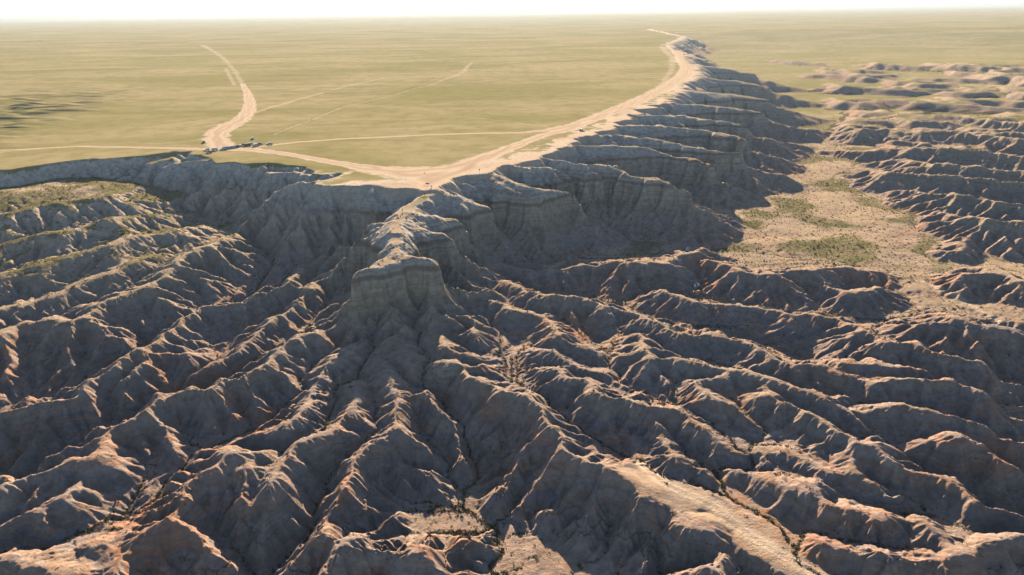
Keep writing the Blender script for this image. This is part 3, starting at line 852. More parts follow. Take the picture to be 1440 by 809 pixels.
    # scrub specks in the washes and on the slopes
    vo = t.n.new('ShaderNodeTexVoronoi'); vo.inputs['Scale'].default_value = .55; t.l.new(P, vo.inputs['Vector'])
    dens = t.math('ADD', t.math('MULTIPLY', wash, .42), t.map(t.noise(.05, 3), .45, .75, .02, .22))
    spot = t.math('LESS_THAN', vo.outputs['Distance'], dens)
    lowm = t.map(sx[2], -14, -24)
    col = t.mix(t.math('MULTIPLY', t.math('MULTIPLY', spot, lowm), .75), col, (.060, .060, .026))
    t.l.new(col, t.b.inputs['Base Color'])
    t.b.inputs['Roughness'].default_value = .95
    t.b.inputs['Specular IOR Level'].default_value = .0
    b1 = t.bump(t.noise(.8, 8, .72), 1.0, .8)
    t.l.new(b1, t.b.inputs['Normal'])
    return t.m
M_GROUND = ground_material()

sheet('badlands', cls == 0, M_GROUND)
sheet('plateau', cls == 1, M_GROUND)
sheet('dirt_road', cls == 2, M_GROUND)
sheet('dirt_track', cls == 3, M_GROUND)
print('sheets', round(time.time() - T0, 1))

# ------------------------------------------------------------------ small materials
def paint(name, col, rough=.4, metal=0.0, coat=0.0, grime=.35):
    t = NT(name)
    tc = t.n.new('ShaderNodeTexCoord')
    n = t.noise(2.5, 5, .6, tc.outputs['Object'])
    dust = t.map(n, .4, .75, .05, grime)
    t.l.new(t.mix(dust, col, (.30, .24, .18)), t.b.inputs['Base Color'])
    t.b.inputs['Roughness'].default_value = rough; t.b.inputs['Metallic'].default_value = metal
    t.b.inputs['Coat Weight'].default_value = coat
    return t.m
M = {
 'white': paint('white_paint', (.74, .73, .70), .35, 0, .4), 'grey': paint('grey_paint', (.34, .35, .36), .35, .3, .4),
 'silver': paint('silver_paint', (.52, .53, .54), .32, .5, .4), 'dark': paint('dark_paint', (.030, .033, .040), .35, 0, .4),
 'brown': paint('brown_paint', (.115, .065, .040), .4, 0, .3), 'green': paint('olive_paint', (.075, .085, .050), .5, 0, .2),
 'blue': paint('blue_paint', (.05, .09, .16), .35, 0, .4), 'red': paint('red_paint', (.30, .035, .03), .35, 0, .4),
 'glass': paint('dark_glass', (.02, .025, .03), .08, 0, 0, .12), 'rubber': paint('rubber', (.022, .021, .020), .85), 'rim': paint('rim_metal', (.42, .42, .43), .35, .8),
 'lamp': paint('lamp_glass', (.75, .75, .70), .15), 'tail': paint('tail_glass', (.38, .02, .015), .2), 'trim': paint('black_trim', (.028, .028, .028), .6),
 'orange': paint('orange_canvas', (.62, .27, .07), .85), 'felt': paint('white_felt', (.70, .68, .63), .9), 'wood': paint('weathered_wood', (.16, .10, .06), .8),
 'skin': paint('skin', (.36, .21, .14), .6, 0, 0, .05), 'hair': paint('black_hair', (.015, .012, .010), .6, 0, 0, .02), 'stone': paint('dark_stone', (.075, .068, .060), .95),
 'metal': paint('dark_metal', (.06, .055, .05), .6, .5), 'plate': paint('sign_plate', (.20, .17, .14), .7),
}
CLOTH = {k: paint(k + '_cloth', c, .9, 0, 0, .12) for k, c in {'white': (.72, .70, .68), 'black': (.02, .02, .022), 'red': (.42, .05, .045), 'blue': (.06, .10, .22), 'denim': (.07, .09, .15),
        'khaki': (.26, .20, .12), 'grey': (.22, .22, .22), 'green': (.07, .11, .06), 'pink': (.50, .22, .24), 'navy': (.02, .03, .07)}.items()}

def mk(name, bm, mat, parent=None, smooth=False):
    me = bpy.data.meshes.new(name); bm.to_mesh(me); bm.free()
    if smooth: me.polygons.foreach_set('use_smooth', np.ones(len(me.polygons), bool))
    me.materials.append(mat)
    o = bpy.data.objects.new(name, me); C.objects.link(o)
    if parent is not None: o.parent = parent
    return o
def tag(o, label, cat, group=None):
    o['label'] = label; o['category'] = cat
    if group: o['group'] = group
    return o
def empty(name):
    o = bpy.data.objects.new(name, None); C.objects.link(o); o.empty_display_size = .2; return o
def copy_tree(o, parent=None):
    c = o.copy(); C.objects.link(c); c.parent = parent
    for ch in [k for k in o.children]: copy_tree(ch, c)
    return c
def frustum(bm, x0, x1, z0, x2, x3, z1, w0, w1, bev=.06):
    p = [(x0,-w0,z0),(x1,-w0,z0),(x1,w0,z0),(x0,w0,z0),(x2,-w1,z1),(x3,-w1,z1),(x3,w1,z1),(x2,w1,z1)]
    v = [bm.verts.new(q) for q in p]
    f = [bm.faces.new([v[i] for i in q]) for q in ((0,3,2,1),(4,5,6,7),(0,1,5,4),(1,2,6,5),(2,3,7,6),(3,0,4,7))]
    if bev: bmesh.ops.bevel(bm, geom=list({e for k in f for e in k.edges}), offset=bev, segments=2, profile=.6, affect='EDGES')
    return p
def pane(bm, a, b, c, d, u0, u1, w0, w1, off=.012, th=.02):
    a, b, c, d = map(Vector, (a, b, c, d))
    n = (b - a).cross(d - a).normalized()
    def q(u, w): return (a * (1 - u) + b * u) * (1 - w) + (d * (1 - u) + c * u) * w
    base = [q(u0, w0), q(u1, w0), q(u1, w1), q(u0, w1)]
    lo = [bm.verts.new(p + n * (off - th)) for p in base]; hi = [bm.verts.new(p + n * off) for p in base]
    bm.faces.new(hi); bm.faces.new(lo[::-1])
    for i in range(4): bm.faces.new([lo[i], lo[(i + 1) % 4], hi[(i + 1) % 4], hi[i]])
def disc(bm, r, y0, y1, seg=16, r2=None):
    a = [bm.verts.new((r * math.cos(6.2832 * i / seg), y0, r * math.sin(6.2832 * i / seg))) for i in range(seg)]
    rr_ = r2 if r2 else r
    b = [bm.verts.new((rr_ * math.cos(6.2832 * i / seg), y1, rr_ * math.sin(6.2832 * i / seg))) for i in range(seg)]
    bm.faces.new(a); bm.faces.new(b[::-1])
    for i in range(seg): bm.faces.new([a[(i + 1) % seg], a[i], b[i], b[(i + 1) % seg]])

def vehicle(name, kind, col):
    root = empty(name)
    K = {'suv': dict(L=2.30, w=.90, zb=.42, zh=1.02, cab=(-2.22, 1.05, -2.02, .45), zt=1.80, wh=.37, ax=1.38),
         'car': dict(L=2.20, w=.86, zb=.30, zh=.86, cab=(-1.75, 1.05, -1.15, .35), zt=1.42, wh=.31, ax=1.32),
         'minibus': dict(L=2.55, w=.95, zb=.42, zh=1.15, cab=(-2.50, 2.35, -2.40, 1.72), zt=2.10, wh=.36, ax=1.45),
         'pickup': dict(L=2.60, w=.92, zb=.48, zh=1.05, cab=(-.55, 1.35, -.40, .80), zt=1.85, wh=.39, ax=1.60)}[kind]
    L, w, zb, zh, zt = K['L'], K['w'], K['zb'], K['zh'], K['zt']; c0, c1, c2, c3 = K['cab']
    bm = bmesh.new(); frustum(bm, -L, L, zb, -L + .06, L - .10, zh, w, w - .05, .09); body = mk('body', bm, M[col], root)
    bm = bmesh.new(); P = frustum(bm, c0, c1, zh - .03, c2, c3, zt, w - .07, w - .20, .07); cabin = mk('cabin', bm, M[col], root)
    P = [Vector(q) for q in P]
    bm = bmesh.new(); pane(bm, P[1], P[2], P[6], P[5], .08, .92, .16, .90); mk('windscreen', bm, M['glass'], cabin)
    bm = bmesh.new(); pane(bm, P[3], P[0], P[4], P[7], .10, .90, .22, .88); mk('rear_window', bm, M['glass'], cabin)
    n = {'suv': 3, 'car': 2, 'minibus': 4, 'pickup': 1}[kind]
    for i in range(n):
        u0, u1 = .05 + .90 * i / n + .015, .05 + .90 * (i + 1) / n - .015
        bm = bmesh.new(); pane(bm, P[0], P[1], P[5], P[4], u0, u1, .20, .88); mk('side_window', bm, M['glass'], cabin)
        bm = bmesh.new(); pane(bm, P[2], P[3], P[7], P[6], 1 - u1, 1 - u0, .20, .88); mk('side_window', bm, M['glass'], cabin)
    for sx_ in (-1, 1):
        for sy in (-1, 1):
            bm = bmesh.new(); disc(bm, K['wh'], -.12, .12, 18); ty = mk('wheel', bm, M['rubber'], root, False)
            ty.location = (sx_ * K['ax'], sy * (w - .10), K['wh'])
            bm = bmesh.new(); disc(bm, K['wh'] * .62, sy * .10, sy * .135, 14, K['wh'] * .55); mk('rim', bm, M['rim'], ty)
    for sy in (-1, 1):
        bm = bmesh.new(); frustum(bm, L - .09, L + .015, zh - .34, L - .11, L - .01, zh - .16, .16, .15, .02); o = mk('headlight', bm, M['lamp'], root); o.location = (0, sy * (w - .26), 0)
        bm = bmesh.new(); frustum(bm, -L - .015, -L + .07, zh - .36, -L + .01, -L + .08, zh - .12, .09, .08, .02); o = mk('tail_light', bm, M['tail'], root); o.location = (0, sy * (w - .15), 0)
    for s in (-1, 1):
        bm = bmesh.new(); frustum(bm, s * L - .10, s * L + .10, zb - .04, s * L - .10, s * L + .09, zb + .20, w - .04, w - .05, .05); mk('bumper', bm, M['trim'], root)
    if kind in ('suv', 'minibus'):
        bm = bmesh.new()
        for yy in (-w + .32, w - .32):
            for k in range(1): frustum(bm, c2 + .2, c3 - .1, zt + .04, c2 + .2, c3 - .1, zt + .08, .02, .02, 0)
            for v_ in bm.verts:
                if abs(v_.co.y) < .03: v_.co.y += yy
        mk('roof_rack', bm, M['trim'], root)
    if kind == 'pickup':
        bm = bmesh.new(); frustum(bm, -L + .04, -.70, zh, -L + .04, -.70, zh + .55, w - .06, w - .08, .06); mk('load_cover', bm, M['dark'], root)
    return root

def ground_pose(o, x, y, heading, sink=.02, tilt=True):
    e = 1.1
    nx_ = -(zat(x + e, y) - zat(x - e, y)) / (2 * e); ny_ = -(zat(x, y + e) - zat(x, y - e)) / (2 * e)
    n = Vector((nx_, ny_, 1)).normalized() if tilt else Vector((0, 0, 1))
    f = Vector((math.cos(heading), math.sin(heading), 0)); s = n.cross(f).normalized(); f = s.cross(n).normalized()
    R = Matrix((f, s, n)).transposed()
    o.rotation_euler = R.to_euler(); o.location = (x, y, zat(x, y) - sink)

ROW = 'vehicles parked in a row beside the dirt road'
VEH = [  # u, v, kind, colour, heading, name, label, category, group
 (291.1,212.0,'suv','silver',200,'off_road_car','pale grey off-road car at the left-hand end of the parked row, nearest the rim','car',ROW),
 (294.2,215.6,'suv','dark',205,'off_road_car','dark off-road car parked a step nearer the rim than the row','car',ROW),
 (302.5,212.0,'minibus','white',20,'minibus','long white minibus parked near the left-hand end of the row','minibus',ROW),
 (313.7,210.8,'suv','silver',215,'off_road_car','silver off-road car next to the long white minibus, on its right','car',ROW),
 (318.3,210.0,'minibus','grey',30,'minibus','grey minibus in the row, second to the right of the long white minibus','minibus',ROW),
 (323.0,209.2,'suv','grey',215,'off_road_car','mid grey off-road car in the row, third to the right of the long white minibus','car',ROW),
 (327.9,208.3,'suv','white',210,'off_road_car','white off-road car standing in the middle of the parked row','car',ROW),
 (332.5,207.5,'suv','dark',210,'off_road_car','dark off-road car in the row, just right of the white one in its middle','car',ROW),
 (337.2,206.4,'car','silver',215,'car','low silver car between a dark and a brown off-road car in the row','car',ROW),
 (341.6,205.0,'suv','brown',215,'off_road_car','brown off-road car on the far side of the row, right of the low silver car','car',ROW),
 (348.6,205.4,'minibus','brown',40,'minibus','boxy brown minibus in the right-hand half of the parked row','minibus',ROW),
 (354.2,203.4,'suv','white',30,'off_road_car','white off-road car between the boxy brown minibus and the big white van','car',ROW),
 (359.8,206.0,'minibus','white',65,'van','big bright white van at the right-hand end of the close row','van',ROW),
 (365.8,203.8,'suv','brown',40,'off_road_car','reddish brown off-road car just right of the big bright white van','car',ROW),
 (379.4,203.6,'pickup','white',175,'pickup_truck','white pickup with dark load parked apart to the right of the row','pickup',ROW),
 (355.4,196.2,'suv','silver',120,'off_road_car','pale off-road car standing alone behind the row on the grass','car',None),
 (286.7,201.0,'suv','brown',120,'off_road_car','dark brown off-road car alone on the grass left of the wide dirt road','car',None),
 (818.5,184.5,'suv','dark',-30,'off_road_car','dark off-road car parked by the main track close to the cliff rim','car',None),
 (968.0,354.0,'suv','white',225,'off_road_car','white off-road car on the valley floor below the cliffs','car',None),
 (981.0,402.0,'pickup','white',200,'pickup_truck','white pickup with dark load among the low red hills','pickup',None),
 (949.5,71.0,'minibus','white',100,'van','tiny white van at the far end of the rim track','van','far vans on the rim track'),
 (962.0,77.0,'minibus','white',110,'van','tiny white van on the far rim track, the nearer of the two','van','far vans on the rim track'),
]
made = {}
for (u, v, kind, col, hd, name, label, cat, grp) in VEH:
    key = (kind, col)
    if key in made: o = copy_tree(made[key]); o.name = name
    else: o = vehicle(name, kind, col); made[key] = o
    p = hit(u, v) if v > 300 else at(u, v, 0.0)
    ground_pose(o, p[0], p[1], math.radians(hd))
    for k in ('label', 'category', 'group'):
        if k in o: del o[k]
    tag(o, label, cat, grp)
    o.name = name

# ------------------------------------------------------------------ people
def person_mesh(name, bend):
    me = bpy.data.meshes.new('tmp'); B = bend
    V = [(0,0,.95),(0,0,1.15),(0,0,1.40),(0,0,1.50),(0,.02,1.60),(0,.02,1.72),           # 0 pelvis 1 waist 2 chest 3 neck 4 head 5 crown
         (.10,0,.90),(.12,.03+.10*B,.50),(.13,-.02+.16*B,.08),(.13,.12+.16*B,.04),                         # right leg 6-9
         (-.10,0,.90),(-.12,.03-.08*B,.50),(-.13,-.04-.20*B,.08),(-.13,.10-.20*B,.04),                      # left leg 10-13
         (.20,0,1.40),(.27,-.04-.08*B,1.12),(.26,.10+.10*B,.92),(.25,.14+.12*B,.82),                       # right arm 14-17
         (-.20,0,1.40),(-.27,-.04+.08*B,1.12),(-.27,.06-.02*B,.90),(-.26,.09-.02*B,.80)]                    # left arm 18-21
    E = [(0,1),(1,2),(2,3),(3,4),(4,5),(0,6),(6,7),(7,8),(8,9),(0,10),(10,11),(11,12),(12,13),(2,14),(14,15),(15,16),(16,17),(2,18),(18,19),(19,20),(20,21)]
    Rr = [.15,.135,.17,.06,.095,.07,.09,.065,.045,.04,.09,.065,.045,.04,.065,.05,.038,.035,.065,.05,.038,.035]
    me.from_pydata(V, E, [])
    o = bpy.data.objects.new('tmp', me); C.objects.link(o)
    md = o.modifiers.new('skin', 'SKIN')
    for i, r in enumerate(Rr): me.skin_vertices[0].data[i].radius = (r, r * (.72 if i in (0, 1, 2) else 1))
    me.skin_vertices[0].data[0].use_root = True
    sb = o.modifiers.new('sub', 'SUBSURF'); sb.levels = 1; sb.render_levels = 1
    dg = bpy.context.evaluated_depsgraph_get()
    out = bpy.data.meshes.new_from_object(o.evaluated_get(dg)); out.name = name
    bpy.data.objects.remove(o)
    out.materials.clear()
    for k in range(3): out.materials.append(None)
    for p in out.polygons:
        z = p.center.z; ax = abs(p.center.x)
        p.material_index = 2 if (z > 1.50 or (z < .90 and ax > .205)) else (0 if z < .97 and ax < .21 else 1)
        p.use_smooth = True
    return out
BODY = [person_mesh('body_standing', 0.0), person_mesh('body_walking', 1.0)]
def hair_mesh():
    bm = bmesh.new(); bmesh.ops.create_icosphere(bm, subdivisions=2, radius=.115)
    for v in list(bm.verts):
        if v.co.z < -.02 and v.co.y > -.02: bm.verts.remove(v)
    for v in bm.verts: v.co.z = v.co.z * 1.02 + 1.665; v.co.y += .005
    me = bpy.data.meshes.new('hair'); bm.to_mesh(me); bm.free(); me.materials.append(M['hair']); return me
HAIR = hair_mesh()
CREST = 'visitors on the promontory crest'
PEOPLE = [  # u, v, z guess, shirt, trousers, pose, heading, label, group
 (607.0,264.6,0,'black','navy',0,180,'person in black standing where the promontory leaves the plateau',CREST),
 (606.0,268.2,-1,'red','black',1,190,'person in red top walking just below the plateau edge',CREST),
 (597.5,275.5,-2,'black','denim',0,170,'person in black alone on the upper crest of the promontory',CREST),
 (566.0,298.0,-3,'grey','black',0,150,'person in grey alone midway down the promontory crest',CREST),
 (545.6,302.0,-4,'red','denim',0,200,'person in red at the left-hand edge of the group on the crest',CREST),
 (548.4,304.0,-4,'pink','black',0,120,'person in pink within the group on the promontory crest',CREST),
 (551.0,304.4,-4,'blue','khaki',1,240,'person in blue shirt within the group on the promontory crest',CREST),
 (557.4,305.4,-4,'black','black',0,200,'person all in black, left one of the pair beside the group',CREST),
 (559.2,305.8,-4,'navy','denim',0,170,'person in navy, right one of the pair beside the group',CREST),
 (563.2,307.0,-4,'khaki','grey',1,180,'person in khaki just right of the dark pair on the crest',CREST),
 (572.3,308.2,-4,'red','khaki',0,180,'person in red with khaki trousers, second from the right on the lower crest',CREST),
 (587.2,310.0,-5,'pink','navy',0,160,'person in pink with navy trousers farthest right on the lower crest',CREST),
 (597.0,244.5,0,'white','black',1,100,'person in white shirt walking over the bare ground of the plateau',None),
 (720.0,262.0,-4,'black','denim',0,200,'person in black on the grey spur right of the promontory','pair on the grey spur'),
 (722.6,262.6,-4,'red','black',0,150,'person in red on the grey spur right of the promontory','pair on the grey spur'),
 (877.0,356.5,None,'white','black',0,180,'person in white standing on a low hill of the valley',None),
 (988.0,399.5,None,'black','denim',0,210,'person in black standing right of the white pickup in the valley',None),
 (976.3,413.0,None,'navy','black',0,120,'person in navy standing beside the orange tent in the valley',None),
]
for (u, v, zg, sh_, tr, pose, hd, label, grp) in PEOPLE:
    p = hit(u, v) if zg is None or zg < 0 else at(u, v, zg)
    o = bpy.data.objects.new('person', BODY[pose]); C.objects.link(o)
    for i, mt in enumerate((CLOTH[tr], CLOTH[sh_], M['skin'])):
        o.material_slots[i].link = 'OBJECT'; o.material_slots[i].material = mt
    o.location = (p[0], p[1], zat(p[0], p[1]) - .02); o.rotation_euler = (0, 0, math.radians(hd))
    h = bpy.data.objects.new('hair', HAIR); C.objects.link(h); h.parent = o
    tag(o, label, 'person', grp)

# ------------------------------------------------------------------ sign post, stones, tent, felt tents
r = empty('sign_post'); p = at(674.4, 243.0, 0)
bm = bmesh.new(); frustum(bm, -.06, .06, -.3, -.05, .05, 2.6, .06, .05, .015); mk('post', bm, M['wood'], r)
bm = bmesh.new(); frustum(bm, -.03, .03, 1.75, -.03, .03, 2.5, .42, .42, .01); b = mk('sign_board', bm, M['plate'], r); b.location.x = .085
ground_pose(r, p[0], p[1], math.radians(-95), .0, False); tag(r, 'dark wooden sign post at the rim right of the promontory', 'sign')

r = empty('stone_heap'); p = at(600.5, 258.5, 0); rs = random.Random(3)
for k in range(11):
    bm = bmesh.new(); bmesh.ops.create_icosphere(bm, subdivisions=2, radius=1.0)
    sx_, sy_, sz_ = rs.uniform(.25, .5), rs.uniform(.2, .4), rs.uniform(.15, .3)
    for v in bm.verts:
        f = 1 + .28 * math.sin(v.co.x * 3.1 + k) * math.cos(v.co.y * 2.7 + 2 * k) + .12 * math.sin(v.co.z * 7 + k)
        v.co = Vector((v.co.x * sx_, v.co.y * sy_, v.co.z * sz_)) * f
    o = mk('stone', bm, M['stone'], r); o.location = (rs.gauss(0, .45), rs.gauss(0, .3), .1 + (.22 if k > 7 else 0)); o.rotation_euler = (0, 0, rs.uniform(0, 6))
ground_pose(r, p[0], p[1], 0, .05, False); tag(r, 'low dark heap of stones on the bare ground before the promontory', 'stones')

r = empty('tent'); p = hit(982, 412.5)
bm = bmesh.new()
ring = []
for (hw, z) in ((1.25, 0), (1.22, .7), (1.02, 1.3), (.62, 1.75), (.15, 1.95)):
    ring.append([bm.verts.new((hw * math.copysign(abs(math.cos(a)) ** .6, math.cos(a)), hw * math.copysign(abs(math.sin(a)) ** .6, math.sin(a)), z)) for a in [6.2832 * i / 20 for i in range(20)]])
for a, b in zip(ring[:-1], ring[1:]):
    for i in range(20): bm.faces.new([a[i], a[(i + 1) % 20], b[(i + 1) % 20], b[i]])
bm.faces.new(ring[-1]); mk('canopy', bm, M['orange'], r, True)
bm = bmesh.new(); pane(bm, (1.24, -.4, 0), (1.24, .4, 0), (1.12, .28, 1.25), (1.12, -.28, 1.25), .1, .9, .02, .95, .05, .03); mk('door_flap', bm, M['trim'], r)
for s in (-1, 1):
    bm = bmesh.new(); frustum(bm, 1.22, 1.26, 0, 1.18, 1.21, 1.3, .02, .02, 0); o = mk('pole', bm, M['metal'], r); o.location.y = s * .5
ground_pose(r, p[0], p[1], math.radians(-70), .05); tag(r, 'small orange tent pitched beside the white pickup in the valley', 'tent')

def felt_tent():
    r = empty('felt_tent')
    bm = bmesh.new(); S = 28
    def rg(R, z): return [bm.verts.new((R * math.cos(6.2832 * i / S), R * math.sin(6.2832 * i / S), z)) for i in range(S)]
    A, B = rg(3.0, -.2), rg(3.1, 1.6)
    for i in range(S): bm.faces.new([A[i], A[(i + 1) % S], B[(i + 1) % S], B[i]])
    mk('wall', bm, M['felt'], r, True)
    bm = bmesh.new(); A, B, D_ = rg(3.2, 1.55), rg(1.9, 2.25), rg(.6, 2.75)
    for a, b in ((A, B), (B, D_)):
        for i in range(S): bm.faces.new([a[i], a[(i + 1) % S], b[(i + 1) % S], b[i]])
    bm.faces.new(D_); rf = mk('roof', bm, M['felt'], r, True)
    bm = bmesh.new(); frustum(bm, -.08, .08, 2.7, -.08, .08, 3.9, .08, .08, .01); mk('stovepipe', bm, M['metal'], rf)
    bm = bmesh.new(); frustum(bm, 2.98, 3.16, 0, 2.98, 3.16, 1.5, .45, .45, .02); mk('door', bm, M['orange'], r)
    for z in (.5, 1.2):
        bm = bmesh.new(); disc(bm, 3.12, -.03, .03, S); 
        for v in bm.verts: v.co = Vector((v.co.x, v.co.z, v.co.y))
        mk('rope_band', bm, M['wood'], r).location.z = z
    return r
ft = felt_tent()
for i, (u, v, lb) in enumerate([(57.5,57.5,'bright white round felt tent on the far plain, right one of three'), (50.5,57.8,'white round felt tent in the middle of three on the far plain'), (37.5,58.6,'round felt tent on the far plain, left one of three')]):
    o = ft if i == 0 else copy_tree(ft)
    p = at(u, v, 0.0); z = zat(p[0], p[1])
    for _ in range(4): p = at(u, v, z); z = zat(p[0], p[1])
    o.location = (p[0], p[1], z); o.rotation_euler = (0, 0, math.radians(-100 + 25 * i))
    tag(o, lb, 'felt tent', 'round felt tents on the far plain')
    o.name = 'felt_tent'
print('things', round(time.time() - T0, 1))

# ------------------------------------------------------------------ shrubs in the gullies and washes
nr = np.random.default_rng(11)
def shrub_arrays(seed, leaves):
    g = np.random.default_rng(seed)
    V = []; F = []
    for k in range(leaves):
        d = g.normal(size=3); d[2] = abs(d[2]) * .9 + .05; d /= np.linalg.norm(d)
        c = d * g.uniform(.35, .95); c[2] *= .75
        a = g.normal(size=3); a /= np.linalg.norm(a); b = np.cross(a, d); b /= (np.linalg.norm(b) + 1e-6)
        s = g.uniform(.22, .42) * (1.0 if leaves > 20 else 1.75)
        i = len(V)
        V += [c - a * s * .5 - b * s * .4, c + a * s * .5 - b * s * .35, c + a * s * .1 + b * s * .75 + d * .12]
        F.append((i, i + 1, i + 2))
    return np.array(V), np.array(F)
def leaf_mat():
    t = NT('shrub_leaf')
    oi = t.n.new('ShaderNodeObjectInfo')
    n = t.noise(.8, 3)
    c = t.mix(t.map(n, .35, .65), (.050, .058, .022), (.105, .098, .042))
    t.l.new(c, t.b.inputs['Base Color']); t.b.inputs['Roughness'].default_value = .9; t.b.inputs['Specular IOR Level'].default_value = .1
    return t.m
M_LEAF = leaf_mat()

cand_w = (1 - sstep(560, 950, VY)) * ((VS < -3) & (VY < 950) & (np.abs(VX / VY) < 1.05)).astype(float)
tan_s = gfl
pr = 16.0 * sstep(1.6, 2.6, VA) * (1.0 * (tan_s < 1.5)) * (.35 + .65 * sstep(-.3, .3, fbm(VX, VY, 24, 2, 211))) + .06 * (tan_s < .6) * sstep(-.1, .5, fbm(VX, VY, 30, 2, 210)) + .22 * veg * (VZ < -8)
pr = pr * (1 - .85 * VT) * cand_w * (VY ** 2) / 1e5                     # per ground area, not per vertex
pr /= pr.sum()
NS = 56000
pick = nr.choice(len(VX), NS, p=pr, replace=False)
sx_ = VX[pick] + nr.normal(0, .35, NS); sy_ = VY[pick] + nr.normal(0, .35, NS); sz_ = VZ[pick]
rad = np.clip(nr.lognormal(-.92, .40, NS), .2, 1.1)
# lines of scrub along the little gullies of the plateau
pl = []
for line, n in (([(385,190),(410,179),(440,168),(480,152),(540,137),(590,120),(612,108)], 80), ([(622,122),(640,134),(655,145),(668,156)], 30), ([(330,108),(345,122)], 14), ([(600,80),(640,92),(680,100),(720,108)], 40), ([(300,270),(310,262)], 4)):
    P_ = along(line)
    for k in range(n):
        t = nr.uniform(0, len(P_) - 1.001); i = int(t); f = t - i
        x = P_[i][0] + (P_[i + 1][0] - P_[i][0]) * f + nr.normal(0, 2.5); y = P_[i][1] + (P_[i + 1][1] - P_[i][1]) * f + nr.normal(0, 5)
        pl.append((x, y, zat(x, y), nr.uniform(.3, .85)))
pl = np.array(pl)
# the 300 that show largest stand as plants of their own
dist = np.sqrt(sx_ ** 2 + sy_ ** 2 + (CAM_H - sz_) ** 2)
app = rad / dist
def seen(x, y, z):
    d = Vector((x, y, z + .5)) - Vector((0, 0, CAM_H)); n = 60
    for k in range(2, n):
        f = k / n
        if f > .985: break
        if math.hypot(d.x * f, d.y * f) < RMIN + 2: continue
        if CAM_H + d.z * f < zat(d.x * f, d.y * f): return False
    q = cam.matrix_world.inverted() @ Vector((x, y, z))
    return abs(q.x / -q.z) < .74 and abs(q.y / -q.z) < .415
order_ = np.argsort(-app); solo = []
for i in order_[:2200]:
    if len(solo) == 300: break
    if seen(sx_[i], sy_[i], sz_[i]): solo.append(i)
protos = []
for k in range(6):
    V_, F_ = shrub_arrays(300 + k, 26)
    me = bpy.data.meshes.new('shrub'); me.from_pydata(V_.tolist(), [], F_.tolist()); me.materials.append(M_LEAF); protos.append(me)
for j, i in enumerate(solo):
    o = bpy.data.objects.new('shrub', protos[j % 6]); C.objects.link(o)
    s = rad[i]; o.scale = (s, s, s * nr.uniform(.75, 1.1)); o.rotation_euler = (0, 0, nr.uniform(0, 6.28)); o.location = (sx_[i], sy_[i], sz_[i] - .06)
    q = cam.matrix_world.inverted() @ Vector((sx_[i], sy_[i], sz_[i])); uu = 720 + 960 * q.x / -q.z; vv = 404.5 - 960 * q.y / -q.z
    if vv < 440 and uu > 940: lb, gr = 'small green shrub on the sandy flat below the right-hand cliffs', 'shrubs on the sandy valley flat'
    elif vv < 480 and uu < 420: lb, gr = 'small green shrub among the low mounds left of the promontory', 'shrubs among the left mounds'
    elif uu < 480: lb, gr = 'small dark shrub in a gully of the shadowed lower left slopes', 'shrubs in the lower left gullies'
    elif uu < 760: lb, gr = 'small dark shrub in a gully below the cliff tip', 'shrubs in the gullies below the tip'
    else: lb, gr = 'small dark shrub in a gully between the lower right ridges', 'shrubs in the lower right gullies'
    tag(o, lb, 'shrub', gr)
rest = np.setdiff1d(np.arange(NS), np.array(solo))
px = np.concatenate([sx_[rest], pl[:, 0]]); py = np.concatenate([sy_[rest], pl[:, 1]]); pz = np.concatenate([sz_[rest], pl[:, 2]]); prd = np.concatenate([rad[rest], pl[:, 3]])
small = [shrub_arrays(400 + k, 8) for k in range(8)]
VV = []; FF = []; off = 0
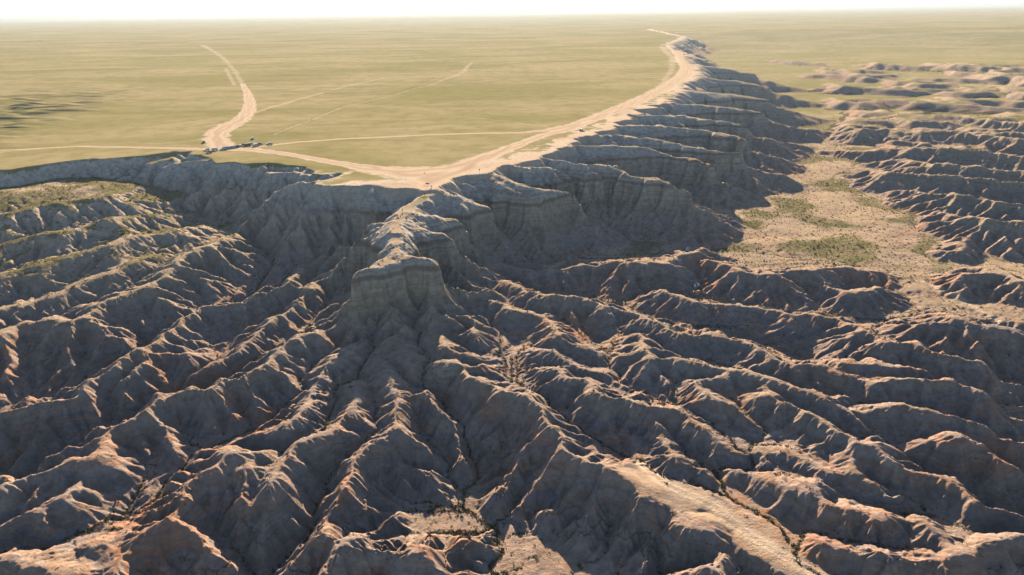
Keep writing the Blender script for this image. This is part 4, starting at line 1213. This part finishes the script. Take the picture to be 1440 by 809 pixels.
for k in range(8):
    q = np.arange(len(px)) % 8 == k
    V_, F_ = small[k]; n = q.sum(); a = nr.uniform(0, 6.28, n)
    ca, sa = np.cos(a)[:, None], np.sin(a)[:, None]
    R3 = np.stack([(V_[None, :, 0] * ca - V_[None, :, 1] * sa) * prd[q][:, None] + px[q][:, None],
                   (V_[None, :, 0] * sa + V_[None, :, 1] * ca) * prd[q][:, None] + py[q][:, None],
                   V_[None, :, 2] * prd[q][:, None] * .95 + pz[q][:, None] - .05], -1).reshape(-1, 3)
    F3 = (F_[None] + (np.arange(n) * len(V_))[:, None, None]).reshape(-1, 3) + off
    VV.append(R3); FF.append(F3); off += len(R3)
VV = np.concatenate(VV); FF = np.concatenate(FF)
me = bpy.data.meshes.new('scrub'); me.vertices.add(len(VV)); me.vertices.foreach_set('co', VV.astype(np.float32).ravel())
me.loops.add(FF.size); me.loops.foreach_set('vertex_index', FF.astype(np.int32).ravel()); me.polygons.add(len(FF))
me.polygons.foreach_set('loop_start', np.arange(0, FF.size, 3, dtype=np.int32)); me.polygons.foreach_set('loop_total', np.full(len(FF), 3, np.int32))
me.update(calc_edges=True); me.materials.append(M_LEAF)
o = bpy.data.objects.new('scrub', me); C.objects.link(o); o['kind'] = 'stuff'
tag(o, 'thin dark scrub scattered along the washes and over the plateau', 'scrub')
print('shrubs', len(solo), len(FF), round(time.time() - T0, 1))

# ------------------------------------------------------------------ haze
def haze_box():
    me = bpy.data.meshes.new('haze')
    x, y0, y1, z0, z1 = 62000, -3000, 74000, -90, 330
    v = [(-x,y0,z0),(x,y0,z0),(x,y1,z0),(-x,y1,z0),(-x,y0,z1),(x,y0,z1),(x,y1,z1),(-x,y1,z1)]
    me.from_pydata(v, [], [(0,3,2,1),(4,5,6,7),(0,1,5,4),(1,2,6,5),(2,3,7,6),(3,0,4,7)])
    o = bpy.data.objects.new('haze', me); C.objects.link(o)
    o['kind'] = 'stuff'; o['label'] = 'pale blue haze hanging over the plain towards the horizon'; o['category'] = 'haze'
    mt = bpy.data.materials.new('haze_air'); mt.use_nodes = True
    n = mt.node_tree.nodes
    for k in list(n): n.remove(k)
    out = n.new('ShaderNodeOutputMaterial'); vol = n.new('ShaderNodeVolumePrincipled')
    vol.inputs['Density'].default_value = 0.000042
    vol.inputs['Color'].default_value = (.34, .45, .60, 1)
    vol.inputs['Anisotropy'].default_value = .36
    mt.node_tree.links.new(vol.outputs[0], out.inputs['Volume'])
    me.materials.append(mt)
    return o
haze_box()
print('done', round(time.time() - T0, 1))
